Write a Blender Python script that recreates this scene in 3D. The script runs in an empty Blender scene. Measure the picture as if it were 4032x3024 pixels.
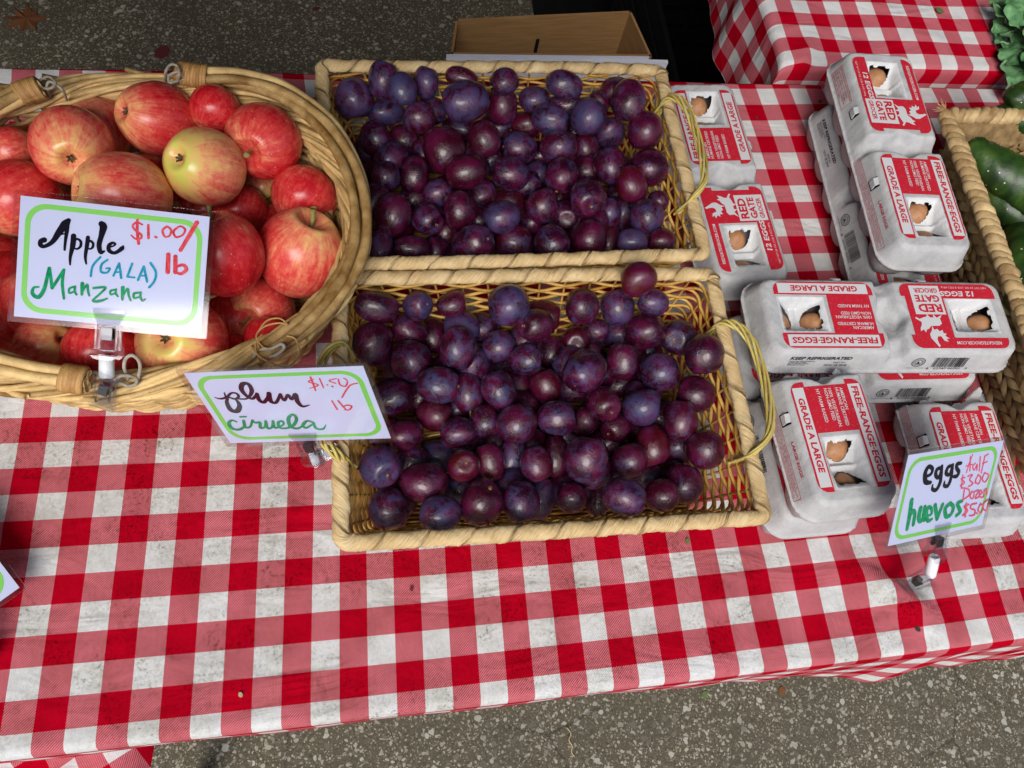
import bpy, math, random
import numpy as np
from mathutils import Matrix, Vector
random.seed(7); rng = np.random.default_rng(7)
SC = bpy.context.scene
COL = SC.collection
S = 0.0254                      # all lengths below are written in inches, table plane z = 0
TZ = 0.74                       # height of the table top above the ground, metres
GZ = -TZ / S

# ------------------------------------------------------------------ camera
CAM = np.array([13.837, -11.732, 30.414])
CR = np.array([0.984958, -0.105042, 0.137203])
CD = np.array([-0.044668, -0.921807, -0.385067])
CF = np.array([0.166923, 0.373147, -0.912633])
FPX = 3050.0
def W(p): return Vector((p[0] * S, p[1] * S, TZ + p[2] * S))
cd = bpy.data.cameras.new('camera'); cam = bpy.data.objects.new('camera', cd); COL.objects.link(cam)
cd.sensor_width = 36; cd.lens = FPX / 4032 * 36; cd.clip_start = 0.02; cd.clip_end = 500
M3 = Matrix((CR, -CD, -CF)).transposed()
cam.matrix_world = Matrix.Translation(W(CAM)) @ M3.to_4x4()
SC.camera = cam
def ray(fx, fy): return CR * (fx - 2016) / FPX + CD * (fy - 1512) / FPX + CF
def at(fx, fy, h=0.0):
    d = ray(fx, fy); return CAM + d * (h - CAM[2]) / d[2]
def atD(x, y, h=0.0): return at(x / 0.54861, y / 0.54861, h)
def zc(p): return float(np.dot(np.asarray(p) - CAM, CF))

# ------------------------------------------------------------------ light
SUN_EL, SUN_AZ = math.radians(50), math.radians(200)   # azimuth measured clockwise from +Y
w = bpy.data.worlds.new('World'); SC.world = w; w.use_nodes = True
nt = w.node_tree; bg = nt.nodes['Background']
sky = nt.nodes.new('ShaderNodeTexSky'); sky.sky_type = 'NISHITA'; sky.sun_disc = False
sky.sun_elevation = SUN_EL; sky.sun_rotation = SUN_AZ; sky.dust_density = 3.0; sky.air_density = 1.0
nt.links.new(sky.outputs[0], bg.inputs[0]); bg.inputs[1].default_value = 0.115
sl = bpy.data.lights.new('sun', 'SUN'); sl.energy = 2.6; sl.angle = math.radians(30); sl.color = (1.0, 0.985, 0.96)
so = bpy.data.objects.new('sun', sl); COL.objects.link(so)
sd = Vector((math.sin(SUN_AZ) * math.cos(SUN_EL), math.cos(SUN_AZ) * math.cos(SUN_EL), math.sin(SUN_EL)))
so.rotation_euler = sd.to_track_quat('Z', 'Y').to_euler(); so.location = (0, -3, 6)
vs = SC.view_settings; vs.view_transform = 'Standard'; vs.look = 'None'; vs.gamma = 1; vs.use_curve_mapping = False
vs.exposure = 0.0

# ------------------------------------------------------------------ materials
def newmat(name, rough=0.6, base=(0.5, 0.5, 0.5), spec=0.5, **kw):
    m = bpy.data.materials.new(name); m.use_nodes = True
    b = m.node_tree.nodes['Principled BSDF']
    b.inputs['Base Color'].default_value = (*base, 1); b.inputs['Roughness'].default_value = rough
    b.inputs['Specular IOR Level'].default_value = spec
    for k, v in kw.items(): b.inputs[k.replace('_', ' ')].default_value = v
    return m
class N:
    def __init__(s, m): s.m = m; s.t = m.node_tree; s.b = s.t.nodes['Principled BSDF']
    def n(s, typ, ins=None, **kw):
        o = s.t.nodes.new('ShaderNode' + typ)
        for k, v in kw.items(): setattr(o, k, v)
        for k, v in (ins or {}).items():
            if isinstance(v, bpy.types.NodeSocket): s.t.links.new(v, o.inputs[k])
            else: o.inputs[k].default_value = v
        return o
    def obj(s): return s.n('TexCoord').outputs['Object']
    def uv(s): return s.n('TexCoord').outputs['UV']
    def math(s, op, a, b=0.0, c=0.0, clamp=False):
        o = s.t.nodes.new('ShaderNodeMath'); o.operation = op; o.use_clamp = clamp
        for i, v in enumerate((a, b, c)):
            if isinstance(v, bpy.types.NodeSocket): s.t.links.new(v, o.inputs[i])
            else: o.inputs[i].default_value = v
        return o.outputs[0]
    def map(s, v, sc=(1, 1, 1), rot=(0, 0, 0)):
        return s.n('Mapping', {'Vector': v, 'Scale': sc, 'Rotation': rot}).outputs[0]
    def noise(s, v, scale, det=3.0, rough=0.55, dist=0.0):
        return s.n('TexNoise', {'Vector': v, 'Scale': scale, 'Detail': det, 'Roughness': rough, 'Distortion': dist}).outputs[0]
    def ramp(s, f, stops):
        r = s.t.nodes.new('ShaderNodeValToRGB'); s.t.links.new(f, r.inputs[0])
        e = r.color_ramp.elements
        while len(e) < len(stops): e.new(0.5)
        for q, (p, c) in zip(e, stops):
            q.position = p; q.color = (*c, 1) if isinstance(c, tuple) else (c, c, c, 1)
        return r.outputs[0]
    def mix(s, f, a, b, mode='MIX'):
        o = s.t.nodes.new('ShaderNodeMix'); o.data_type = 'RGBA'; o.blend_type = mode
        for k, v in ((0, f), (6, a), (7, b)):
            if isinstance(v, bpy.types.NodeSocket): s.t.links.new(v, o.inputs[k])
            elif k == 0: o.inputs[0].default_value = v
            else: o.inputs[k].default_value = (*v, 1) if len(v) == 3 else v
        return o.outputs[2]
    def col(s, v): s.t.links.new(v, s.b.inputs['Base Color'])
    def rough(s, v): s.t.links.new(v, s.b.inputs['Roughness'])
    def bump(s, h, dist=0.001, st=0.6):
        o = s.n('Bump', {'Height': h, 'Distance': dist, 'Strength': st}); s.t.links.new(o.outputs[0], s.b.inputs['Normal'])
    def rand(s): return s.n('ObjectInfo').outputs['Random']
    def ocol(s):
        o = s.n('ObjectInfo'); return s.n('SeparateColor', {'Color': o.outputs['Color']}).outputs

def gingham(name, dirt):
    m = newmat(name, 0.9, spec=0.04); n = N(m); uv = n.uv(); ob = n.obj()
    x = n.n('SeparateXYZ', {0: uv}).outputs
    a = n.math('LESS_THAN', n.math('FRACT', n.math('MULTIPLY', x[0], 0.5)), 0.5)
    b = n.math('LESS_THAN', n.math('FRACT', n.math('MULTIPLY', x[1], 0.5)), 0.5)
    tw = n.math('ADD', n.math('MULTIPLY', n.math('SINE', n.math('MULTIPLY', n.math('ADD', x[0], x[1]), 66.0)), 0.17), 0.5)
    # thread seen: twill picks warp or weft
    f = n.math('ADD', n.math('MULTIPLY', a, tw), n.math('MULTIPLY', b, n.math('SUBTRACT', 1.0, tw)))
    c = n.ramp(f, [(0.0, (0.72, 0.725, 0.72)), (0.5, (0.56, 0.080, 0.115)), (1.0, (0.47, 0.0, 0.014))])
    big = n.noise(ob, 11.0, 4, 0.6); sm = n.noise(ob, 330.0, 3, 0.7); sp = n.noise(ob, 150.0, 4, 0.75)
    m1 = n.ramp(big, [(0.40, 0.0), (0.66, 1.0)])
    spots = n.ramp(sm, [(0.51, 0.0), (0.64, 1.0)]); stain = n.ramp(sp, [(0.45, 0.0), (0.8, 1.0)])
    yg = n.n('SeparateXYZ', {0: ob}).outputs[1]
    near = n.math('MULTIPLY', n.ramp(yg, [(0.0, 1.0), (0.2, 0.25)]), dirt)
    k = n.math('MULTIPLY', n.math('MULTIPLY', spots, n.math('ADD', n.math('MULTIPLY', m1, n.ramp(n.noise(ob, 48.0, 3), [(0.38, 0.15), (0.60, 1.0)])), 0.10)), near)
    c = n.mix(n.math('MULTIPLY', k, 0.85, clamp=True), c, (0.20, 0.20, 0.17), 'MULTIPLY')
    k2 = n.math('MULTIPLY', n.math('MULTIPLY', stain, m1), near)
    c = n.mix(n.math('MULTIPLY', k2, 0.8, clamp=True), c, (0.52, 0.49, 0.40), 'MULTIPLY')
    soil = n.math('MULTIPLY', n.ramp(n.noise(ob, 22.0, 6, 0.7), [(0.35, 0.0), (0.75, 1.0)]), near)
    c = n.mix(n.math('MULTIPLY', soil, 0.8), c, (0.70, 0.69, 0.60), 'MULTIPLY')
    blot = n.math('MULTIPLY', n.ramp(n.noise(ob, 6.5, 5, 0.75, 0.6), [(0.56, 0.0), (0.72, 1.0)]), near)
    c = n.mix(n.math('MULTIPLY', blot, 0.75), c, (0.62, 0.60, 0.50), 'MULTIPLY')
    c = n.mix(n.math('MULTIPLY', n.ramp(n.noise(ob, 700.0, 2), [(0.3, 0.0), (0.75, 1.0)]), 0.28), c, (0.5, 0.45, 0.45), 'MULTIPLY')
    n.col(c)
    weave = n.math('ADD', n.math('MULTIPLY', n.math('SINE', n.math('MULTIPLY', n.math('ADD', x[0], x[1]), 66.0)), 0.25),
                   n.math('MULTIPLY', n.noise(ob, 28.0, 3), 2.5))
    n.bump(weave, 0.0007, 0.5)
    b2 = n.n('Bump', {'Height': n.math('ADD', n.noise(n.map(ob, (1.0, 2.2, 1.0), (0, 0, 0.35)), 9.0, 3, 0.5, 1.2), n.math('MULTIPLY', n.noise(n.map(ob, (2.4, 1.0, 1.0), (0, 0, -0.2)), 16.0, 3, 0.5, 0.8), 0.45)), 'Distance': 0.010, 'Strength': 0.6})
    bn = [q for q in n.t.nodes if q.type == 'BUMP' and q != b2][0]; n.t.links.new(b2.outputs[0], bn.inputs['Normal'])
    n.b.inputs['Sheen Weight'].default_value = 0.0
    return m
M_CLOTH = gingham('gingham_cloth', 1.0)
M_CLOTH2 = gingham('gingham_cloth_clean', 0.25)

def asphalt():
    m = newmat('asphalt', 0.85, spec=0.3); n = N(m); ob = n.obj()
    wv = n.noise(ob, 60.0, 2)
    warp = n.n('VectorMath', {0: ob, 1: n.n('VectorMath', {0: n.n('TexNoise', {'Vector': ob, 'Scale': 70.0}).outputs['Color'], 1: (0.012, 0.012, 0.012)}, operation='MULTIPLY').outputs[0]}, operation='ADD').outputs[0]
    def layer(scale, lo, hi, seed):
        v = n.map(warp, (1, 1, 0.02), (0, 0, seed))
        vo = n.n('TexVoronoi', {'Vector': v, 'Scale': scale, 'Randomness': 1.0})
        r = n.n('SeparateColor', {'Color': vo.outputs['Color']}).outputs
        size = n.math('MULTIPLY', n.math('ADD', n.math('MULTIPLY', r[1], 0.7), 0.3), 0.56)
        inside = n.math('LESS_THAN', vo.outputs['Distance'], size)
        pick = n.math('GREATER_THAN', r[0], lo)
        return n.math('MULTIPLY', inside, pick), r
    c = n.ramp(n.noise(ob, 260.0, 4, 0.7), [(0.25, (0.030, 0.025, 0.015)), (0.75, (0.19, 0.160, 0.105))])
    k0, r0_ = layer(330.0, 0.2, 1, 0.9)
    c = n.mix(k0, c, n.ramp(r0_[2], [(0.0, (0.06, 0.05, 0.035)), (0.6, (0.19, 0.16, 0.11)), (1.0, (0.42, 0.38, 0.29))]))
    k1, r1 = layer(200.0, 0.25, 1, 0.3)
    c = n.mix(k1, c, n.ramp(r1[2], [(0.0, (0.07, 0.06, 0.04)), (0.6, (0.19, 0.16, 0.11)), (1.0, (0.42, 0.38, 0.29))]))
    k2, r2 = layer(140.0, 0.35, 1, 1.1)
    c = n.mix(k2, c, n.ramp(r2[2], [(0.0, (0.10, 0.085, 0.06)), (0.6, (0.25, 0.21, 0.155)), (1.0, (0.44, 0.41, 0.33))]))
    k3, r3 = layer(82.0, 0.76, 1, 2.2)
    c = n.mix(k3, c, n.ramp(r3[2], [(0.0, (0.15, 0.125, 0.09)), (0.6, (0.30, 0.27, 0.21)), (1.0, (0.50, 0.48, 0.41))]))
    c = n.mix(n.math('MULTIPLY', n.ramp(n.noise(ob, 5.0, 4), [(0.4, 0.0), (0.7, 1.0)]), 0.4), c, (0.07, 0.065, 0.045))
    crk = n.n('TexVoronoi', {'Vector': warp, 'Scale': 3.3}, feature='DISTANCE_TO_EDGE').outputs['Distance']
    c = n.mix(n.math('MULTIPLY', n.ramp(crk, [(0.0, 1.0), (0.012, 0.0)]), n.math('MULTIPLY', n.ramp(n.noise(ob, 2.0, 2), [(0.5, 0.0), (0.6, 1.0)]), 0.6)), c, (0.02, 0.018, 0.012))
    n.col(c); n.bump(n.math('ADD', k3, n.math('ADD', k2, n.math('MULTIPLY', k1, 0.5))), 0.003, 0.6)
    return m

def straw(name, dark, light, spots=(0.08, 0.04, 0.015), rough=0.55, sc=60.0, spot=0.35):
    m = newmat(name, rough, spec=0.4); n = N(m); ob = n.obj(); r = n.rand()
    off = n.n('VectorMath', {0: ob, 1: n.n('CombineXYZ', {0: r, 1: n.math('MULTIPLY', r, 7.0), 2: r}).outputs[0]}, operation='ADD').outputs[0]
    f = n.math('ADD', n.math('MULTIPLY', n.noise(off, sc, 4, 0.6), 0.75), n.math('MULTIPLY', r, 0.28))
    c = n.ramp(f, [(0.28, dark), (0.72, light)])
    s2 = n.ramp(n.noise(off, sc * 7, 3, 0.7), [(0.62, 0.0), (0.72, 1.0)])
    c = n.mix(n.math('MULTIPLY', s2, spot), c, spots)
    n.col(c); n.bump(n.noise(off, sc * 9, 3), 0.0006, 0.6)
    return m
M_WILLOW = straw('peeled_willow', (0.22, 0.11, 0.025), (0.80, 0.56, 0.24), sc=45, spot=0.6)
M_BIND = straw('cane_binding', (0.30, 0.13, 0.035), (0.58, 0.34, 0.12), sc=80)
M_HONEY = straw('honey_wicker', (0.34, 0.145, 0.015), (0.76, 0.48, 0.12), sc=50, spot=0.2, rough=0.42)
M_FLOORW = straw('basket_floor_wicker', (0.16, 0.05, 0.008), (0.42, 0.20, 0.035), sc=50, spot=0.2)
M_HANDLE = straw('yellow_cane', (0.36, 0.24, 0.035), (0.66, 0.55, 0.17), sc=60, spot=0.1, rough=0.4)
M_PAPER = straw('twisted_paper', (0.40, 0.25, 0.12), (0.72, 0.56, 0.36), sc=30, spot=0.15, rough=0.7, spots=(0.25, 0.15, 0.07))
def paper_rim():
    m = newmat('twisted_paper_rim', 0.7, spec=0.25); n = N(m); uv = n.uv(); ob_ = n.obj(); x = n.n('SeparateXYZ', {0: uv}).outputs
    t = n.math('ADD', n.math('SUBTRACT', n.math('MULTIPLY', x[0], 1 / 1.55), n.math('MULTIPLY', x[1], 1.0)), n.math('MULTIPLY', n.noise(ob_, 22.0, 3), 0.35))
    f = n.math('FRACT', t); line = n.ramp(f, [(0.0, 1.0), (0.07, 0.25), (0.16, 0.0), (0.93, 0.0), (1.0, 1.0)])
    st = n.noise(n.n('CombineXYZ', {0: n.math('MULTIPLY', t, 26.0), 1: n.math('MULTIPLY', n.math('ADD', x[0], x[1]), 1.3), 2: 0.0}).outputs[0], 1.0, 4, 0.6)
    c = n.ramp(n.math('ADD', n.math('MULTIPLY', st, 0.6), n.math('MULTIPLY', n.noise(ob_, 45.0, 4), 0.4)), [(0.30, (0.44, 0.27, 0.095)), (0.52, (0.72, 0.52, 0.26)), (0.75, (0.86, 0.70, 0.42))])
    c = n.mix(n.math('MULTIPLY', line, 0.5), c, (0.28, 0.15, 0.05))
    n.col(c); n.bump(n.math('SUBTRACT', n.math('ADD', n.math('MULTIPLY', st, 1.2), n.math('MULTIPLY', f, 0.8)), n.math('MULTIPLY', line, 1.5)), 0.0018, 0.9); return m
M_RIM = paper_rim()
M_GRASS = straw('seagrass', (0.26, 0.15, 0.055), (0.62, 0.45, 0.22), sc=90, spot=0.45)
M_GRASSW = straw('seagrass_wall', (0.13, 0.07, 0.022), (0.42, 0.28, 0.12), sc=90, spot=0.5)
M_WIRE = straw('weathered_wire', (0.22, 0.19, 0.14), (0.50, 0.46, 0.38), sc=200, spot=0.6, rough=0.6)

def pulp(name, lo, hi):
    m = newmat(name, 0.95, spec=0.1); n = N(m); ob = n.obj()
    c = n.ramp(n.noise(ob, 45.0, 5, 0.65), [(0.3, lo), (0.7, hi)])
    c = n.mix(n.math('MULTIPLY', n.ramp(n.noise(ob, 900.0, 2, 0.7), [(0.60, 0.0), (0.68, 1.0)]), 0.45), c, (0.25, 0.24, 0.22))
    n.col(c); n.bump(n.math('ADD', n.noise(ob, 300.0, 5, 0.75), n.math('MULTIPLY', n.noise(ob, 42.0, 3, 0.5, 0.5), 1.6)), 0.0012, 0.7)
    return m
M_PULP = pulp('grey_pulp', (0.42, 0.42, 0.425), (0.55, 0.55, 0.55))
M_PULPW = pulp('torn_white_pulp', (0.58, 0.59, 0.60), (0.72, 0.72, 0.72))
M_PULPB = pulp('tray_pulp', (0.42, 0.385, 0.385), (0.54, 0.50, 0.50))
def ink(name, c, fade=0.25):
    m = newmat(name, 0.75, spec=0.2); n = N(m)
    k = n.ramp(n.noise(n.obj(), 380.0, 4, 0.75), [(0.55, 0.0), (0.8, 1.0)])
    n.col(n.mix(n.math('MULTIPLY', k, fade), c, (0.62, 0.6, 0.6))); return m
M_RED = ink('red_ink', (0.52, 0.012, 0.03)); M_WHITEP = ink('bare_pulp_print', (0.60, 0.60, 0.61), 0.1)
M_BLACKP = ink('black_ink', (0.02, 0.02, 0.022), 0.35)
M_REDTX = ink('red_text_ink', (0.50, 0.012, 0.03), 0.15)

def plum_mat():
    m = newmat('plum_skin', 0.4, spec=0.5); n = N(m); ob = n.obj(); r = n.rand(); oc = n.ocol()
    off = n.n('VectorMath', {0: ob, 1: n.n('CombineXYZ', {0: n.math('MULTIPLY', r, 9.0), 1: n.math('MULTIPLY', r, 31.0), 2: r}).outputs[0]}, operation='ADD').outputs[0]
    c = n.mix(oc[1], (0.025, 0.0015, 0.012), (0.072, 0.0024, 0.007))
    c = n.mix(n.math('MULTIPLY', n.ramp(n.noise(off, 45.0, 3), [(0.43, 0.0), (0.60, 1.0)]), 0.8), c, (0.098, 0.0045, 0.036))
    bl = n.noise(off, 62.0, 5, 0.68, 0.6); fine = n.noise(off, 420.0, 3, 0.8)
    k = n.math('ADD', n.math('MULTIPLY', bl, 0.8), n.math('MULTIPLY', fine, 0.28))
    k = n.math('ADD', k, n.math('SUBTRACT', n.math('MULTIPLY', oc[0], 0.26), 0.08))
    k = n.ramp(k, [(0.565, 0.0), (0.70, 1.0)])
    c = n.mix(n.math('MULTIPLY', k, n.math('ADD', n.math('MULTIPLY', fine, 0.75), 0.10)), c, (0.050, 0.066, 0.20))
    scuff = n.ramp(n.noise(off, 95.0, 6, 0.8, 1.5), [(0.66, 0.0), (0.70, 1.0)])
    c = n.mix(n.math('MULTIPLY', scuff, 0.5), c, (0.20, 0.18, 0.30))
    dots = n.ramp(n.n('TexVoronoi', {'Vector': off, 'Scale': 520.0}).outputs['Distance'], [(0.05, 1.0), (0.16, 0.0)])
    c = n.mix(n.math('MULTIPLY', dots, 0.30), c, (0.22, 0.12, 0.16))
    n.col(c); n.rough(n.math('ADD', n.math('MULTIPLY', k, 0.26), 0.23))
    n.bump(n.math('ADD', fine, n.math('MULTIPLY', bl, 3.0)), 0.0006, 0.7)
    n.b.inputs['Coat Weight'].default_value = 0.35; n.b.inputs['Coat Roughness'].default_value = 0.13
    return m
M_PLUM = plum_mat()
M_SCAR = newmat('stem_scar', 0.8, (0.30, 0.15, 0.06)); M_STEM = straw('fruit_stem', (0.16, 0.12, 0.03), (0.36, 0.34, 0.10), sc=300)
M_CALYX = newmat('dried_calyx', 0.9, (0.11, 0.09, 0.04))

def apple_mat():
    m = newmat('apple_skin', 0.27, spec=0.5); n = N(m); ob = n.obj(); r = n.rand(); oc = n.ocol()
    xyz = n.n('SeparateXYZ', {0: ob}).outputs
    # object space is metres; unit radius is about 0.034
    u = [n.math('MULTIPLY', v, 30.0) for v in xyz]
    rad = n.math('SQRT', n.math('ADD', n.math('ADD', n.math('MULTIPLY', u[0], u[0]), n.math('MULTIPLY', u[1], u[1])), 0.002))
    dirv = n.n('CombineXYZ', {0: n.math('ADD', n.math('DIVIDE', u[0], rad), n.math('MULTIPLY', r, 40.0)), 1: n.math('DIVIDE', u[1], rad), 2: n.math('MULTIPLY', u[2], 0.22)}).outputs[0]
    st = n.noise(dirv, 9.0, 5, 0.75); st2 = n.noise(dirv, 2.2, 3, 0.6)
    off = n.n('VectorMath', {0: ob, 1: n.n('CombineXYZ', {0: n.math('MULTIPLY', r, 9.0), 1: 0.0, 2: r}).outputs[0]}, operation='ADD').outputs[0]
    mot = n.noise(off, 190.0, 4, 0.7)
    pole = n.math('POWER', n.math('ABSOLUTE', n.math('MULTIPLY', u[2], 1.08)), 2.6)
    blush = n.noise(off, 16.0, 2, 0.5)
    k = n.math('ADD', n.math('MULTIPLY', st, 0.36), n.math('MULTIPLY', st2, 0.30))
    k = n.math('ADD', k, n.math('MULTIPLY', mot, 0.46))
    k = n.math('ADD', k, n.math('MULTIPLY', blush, 0.55))
    k = n.math('ADD', k, n.math('MULTIPLY', n.math('MULTIPLY', pole, n.math('ADD', oc[0], 0.30)), 0.62))
    k = n.math('ADD', k, n.math('SUBTRACT', n.math('MULTIPLY', oc[0], 0.26), 0.43))
    c = n.ramp(k, [(0.22, (0.38, 0.002, 0.010)), (0.40, (0.56, 0.014, 0.022)), (0.55, (0.70, 0.070, 0.060)), (0.68, (0.80, 0.24, 0.13)), (0.82, (0.84, 0.50, 0.17)), (0.97, (0.62, 0.62, 0.11))])
    dots = n.ramp(n.n('TexVoronoi', {'Vector': off, 'Scale': 230.0}).outputs['Distance'], [(0.05, 1.0), (0.14, 0.0)])
    c = n.mix(n.math('MULTIPLY', dots, 0.45), c, (0.75, 0.50, 0.30))
    n.col(c); n.bump(n.math('ADD', n.noise(off, 60.0, 2), n.math('MULTIPLY', mot, 0.2)), 0.0008, 0.4)
    n.b.inputs['Subsurface Weight'].default_value = 0.0
    return m
M_APPLE = apple_mat(); M_APPLE.node_tree.nodes['Principled BSDF'].inputs['Specular IOR Level'].default_value = 0.4
def egg_mat():
    m = newmat('brown_eggshell', 0.5, spec=0.4); n = N(m); ob = n.obj()
    c = n.ramp(n.noise(ob, 120.0, 4), [(0.3, (0.36, 0.16, 0.065)), (0.7, (0.50, 0.25, 0.12))]); n.col(c); n.bump(n.noise(ob, 900.0, 2), 0.0003, 0.4); return m
M_EGG = egg_mat()
def cuke_mat():
    m = newmat('cucumber_skin', 0.42, spec=0.5); n = N(m); ob = n.obj()
    c = n.ramp(n.noise(n.map(ob, (1, 1, 0.35)), 55.0, 4), [(0.3, (0.008, 0.024, 0.006)), (0.55, (0.030, 0.075, 0.010)), (0.8, (0.10, 0.15, 0.022))])
    v = n.n('TexVoronoi', {'Vector': ob, 'Scale': 140.0}); rr = n.n('SeparateColor', {'Color': v.outputs['Color']}).outputs
    d = n.math('MULTIPLY', n.math('LESS_THAN', v.outputs['Distance'], 0.13), n.math('GREATER_THAN', rr[0], 0.45))
    c = n.mix(d, c, (0.62, 0.62, 0.50)); n.col(c)
    n.bump(n.math('ADD', n.math('MULTIPLY', d, 2.0), n.noise(ob, 70.0, 3)), 0.0015, 0.6); return m
M_CUKE = cuke_mat()
def kale_mat():
    m = newmat('kale_leaf', 0.5, spec=0.35); n = N(m); ob = n.obj()
    n.col(n.ramp(n.noise(ob, 70.0, 5), [(0.3, (0.05, 0.15, 0.055)), (0.55, (0.13, 0.30, 0.125)), (0.8, (0.26, 0.44, 0.21))])); n.bump(n.noise(ob, 160.0, 3), 0.002, 0.6); return m
M_KALE = kale_mat()
M_CARD = newmat('sign_card_paper', 0.6, (0.60, 0.64, 0.86), spec=0.2); M_GREENB = newmat('green_border_print', 0.5, (0.20, 0.62, 0.085))
M_MKBLACK = newmat('black_marker', 0.8, (0.004, 0.003, 0.012), spec=0.1); M_MKPLUM = newmat('plum_marker', 0.8, (0.02, 0.004, 0.02), spec=0.1)
def marker(name, a, b):
    m = newmat(name, 0.8, spec=0.1); n = N(m); n.col(n.ramp(n.noise(n.obj(), 260.0, 3), [(0.35, a), (0.7, b)])); return m
M_MKGREEN = marker('green_marker', (0.0, 0.21, 0.085), (0.0, 0.40, 0.15)); M_MKTEAL = marker('teal_marker', (0.0, 0.24, 0.38), (0.02, 0.40, 0.52))
M_MKRED = marker('red_marker', (0.62, 0.03, 0.05), (0.80, 0.12, 0.15)); M_MKPINK = marker('pink_marker', (0.75, 0.05, 0.11), (0.82, 0.16, 0.24))
def clear(name, tint, mixf, rough=0.05, edge=0.5):
    m = bpy.data.materials.new(name); m.use_nodes = True; t = m.node_tree; t.nodes.clear()
    o = t.nodes.new('ShaderNodeOutputMaterial'); mx = t.nodes.new('ShaderNodeMixShader')
    tr = t.nodes.new('ShaderNodeBsdfTransparent'); tr.inputs[0].default_value = (*tint, 1)
    gl = t.nodes.new('ShaderNodeBsdfGlossy'); gl.inputs['Color'].default_value = (0.95, 0.95, 0.97, 1); gl.inputs['Roughness'].default_value = rough
    lw = t.nodes.new('ShaderNodeLayerWeight'); lw.inputs[0].default_value = 0.3
    ma = t.nodes.new('ShaderNodeMath'); ma.operation = 'MULTIPLY_ADD'; ma.inputs[1].default_value = edge; ma.inputs[2].default_value = mixf
    t.links.new(lw.outputs['Facing'], ma.inputs[0]); t.links.new(ma.outputs[0], mx.inputs[0])
    t.links.new(tr.outputs[0], mx.inputs[1]); t.links.new(gl.outputs[0], mx.inputs[2]); t.links.new(mx.outputs[0], o.inputs[0])
    return m
M_LAM = clear('laminating_film', (0.93, 0.93, 0.94), 0.03, 0.10, 0.35)
M_CLEAR = clear('clear_plastic', (0.88, 0.88, 0.90), 0.025, 0.05, 0.16)
M_MILKY = newmat('milky_plastic', 0.35, (0.78, 0.80, 0.82)); M_METAL = newmat('spring_steel', 0.3, (0.12, 0.12, 0.13)); M_METAL.node_tree.nodes['Principled BSDF'].inputs['Metallic'].default_value = 1.0
def card_board(name, a, b):
    m = newmat(name, 0.9, spec=0.15); n = N(m); ob = n.obj(); n.col(n.ramp(n.noise(n.map(ob, (3, 3, 40)), 6.0, 4), [(0.3, a), (0.7, b)])); n.bump(n.noise(ob, 200.0, 2), 0.0005, 0.4); return m
M_BROWN = card_board('brown_cardboard', (0.25, 0.135, 0.05), (0.33, 0.19, 0.08)); M_WBOX = card_board('white_carton_liner', (0.60, 0.62, 0.74), (0.68, 0.70, 0.80))
M_BLACK = newmat('black_plastic_and_slot_dark', 0.8, (0.006, 0.006, 0.007), spec=0.15); M_TABLE = newmat('table_top_plastic', 0.6, (0.55, 0.54, 0.5)); M_STEEL = newmat('table_steel', 0.4, (0.25, 0.25, 0.26))  # the black also paints the dark inside the carton and box slots
M_LEAF = newmat('dry_leaf', 0.8, (0.17, 0.06, 0.018)); M_CRUMB = newmat('crumb', 0.9, (0.05, 0.03, 0.02)); M_CRUMBL = newmat('pale_crumb', 0.9, (0.45, 0.36, 0.2)); M_CRUMBG = newmat('green_scrap', 0.8, (0.10, 0.16, 0.04))
M_REDLEAF = newmat('red_leaf', 0.8, (0.13, 0.015, 0.02)); M_CANVAS = newmat('canopy_canvas', 0.9, (0.10, 0.11, 0.13)); 

# ------------------------------------------------------------------ mesh helpers (inches in, metres out)
def mesh(name, v, f, smooth=True, uv=None, mats=None, fm=None):
    me = bpy.data.meshes.new(name)
    v = np.asarray(v, float) * S
    me.from_pydata(v.tolist(), [], [tuple(int(i) for i in q) for q in f])
    if smooth: me.polygons.foreach_set('use_smooth', [True] * len(me.polygons))
    if uv is not None:
        l = me.uv_layers.new(name='UVMap'); li = np.empty(len(me.loops), int); me.loops.foreach_get('vertex_index', li)
        l.data.foreach_set('uv', np.asarray(uv, float)[li].ravel())
    for m in (mats or []): me.materials.append(m)
    if fm is not None: me.polygons.foreach_set('material_index', fm)
    me.update(); return me
def ob(name, me, mat=None, parent=None, loc=None, rot=None, scale=None):
    o = bpy.data.objects.new(name, me)
    if mat is not None and me is not None and not me.materials: me.materials.append(mat)
    COL.objects.link(o)
    if parent is not None: o.parent = parent
    if loc is not None: o.location = (W(loc) if parent is None else Vector(loc) * S)
    if rot is not None: o.rotation_euler = rot
    if scale is not None: o.scale = scale
    return o
def tag(o, label=None, cat=None, group=None, kind=None):
    if label: o['label'] = label
    if cat: o['category'] = cat
    if group: o['group'] = group
    if kind: o['kind'] = kind
    return o
def empty(name, loc, label=None, cat=None, group=None, rz=0.0):
    o = bpy.data.objects.new(name, None); COL.objects.link(o); o.empty_display_size = 0.02
    o.location = W(loc); o.rotation_euler = (0, 0, rz); return tag(o, label, cat, group)
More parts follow.
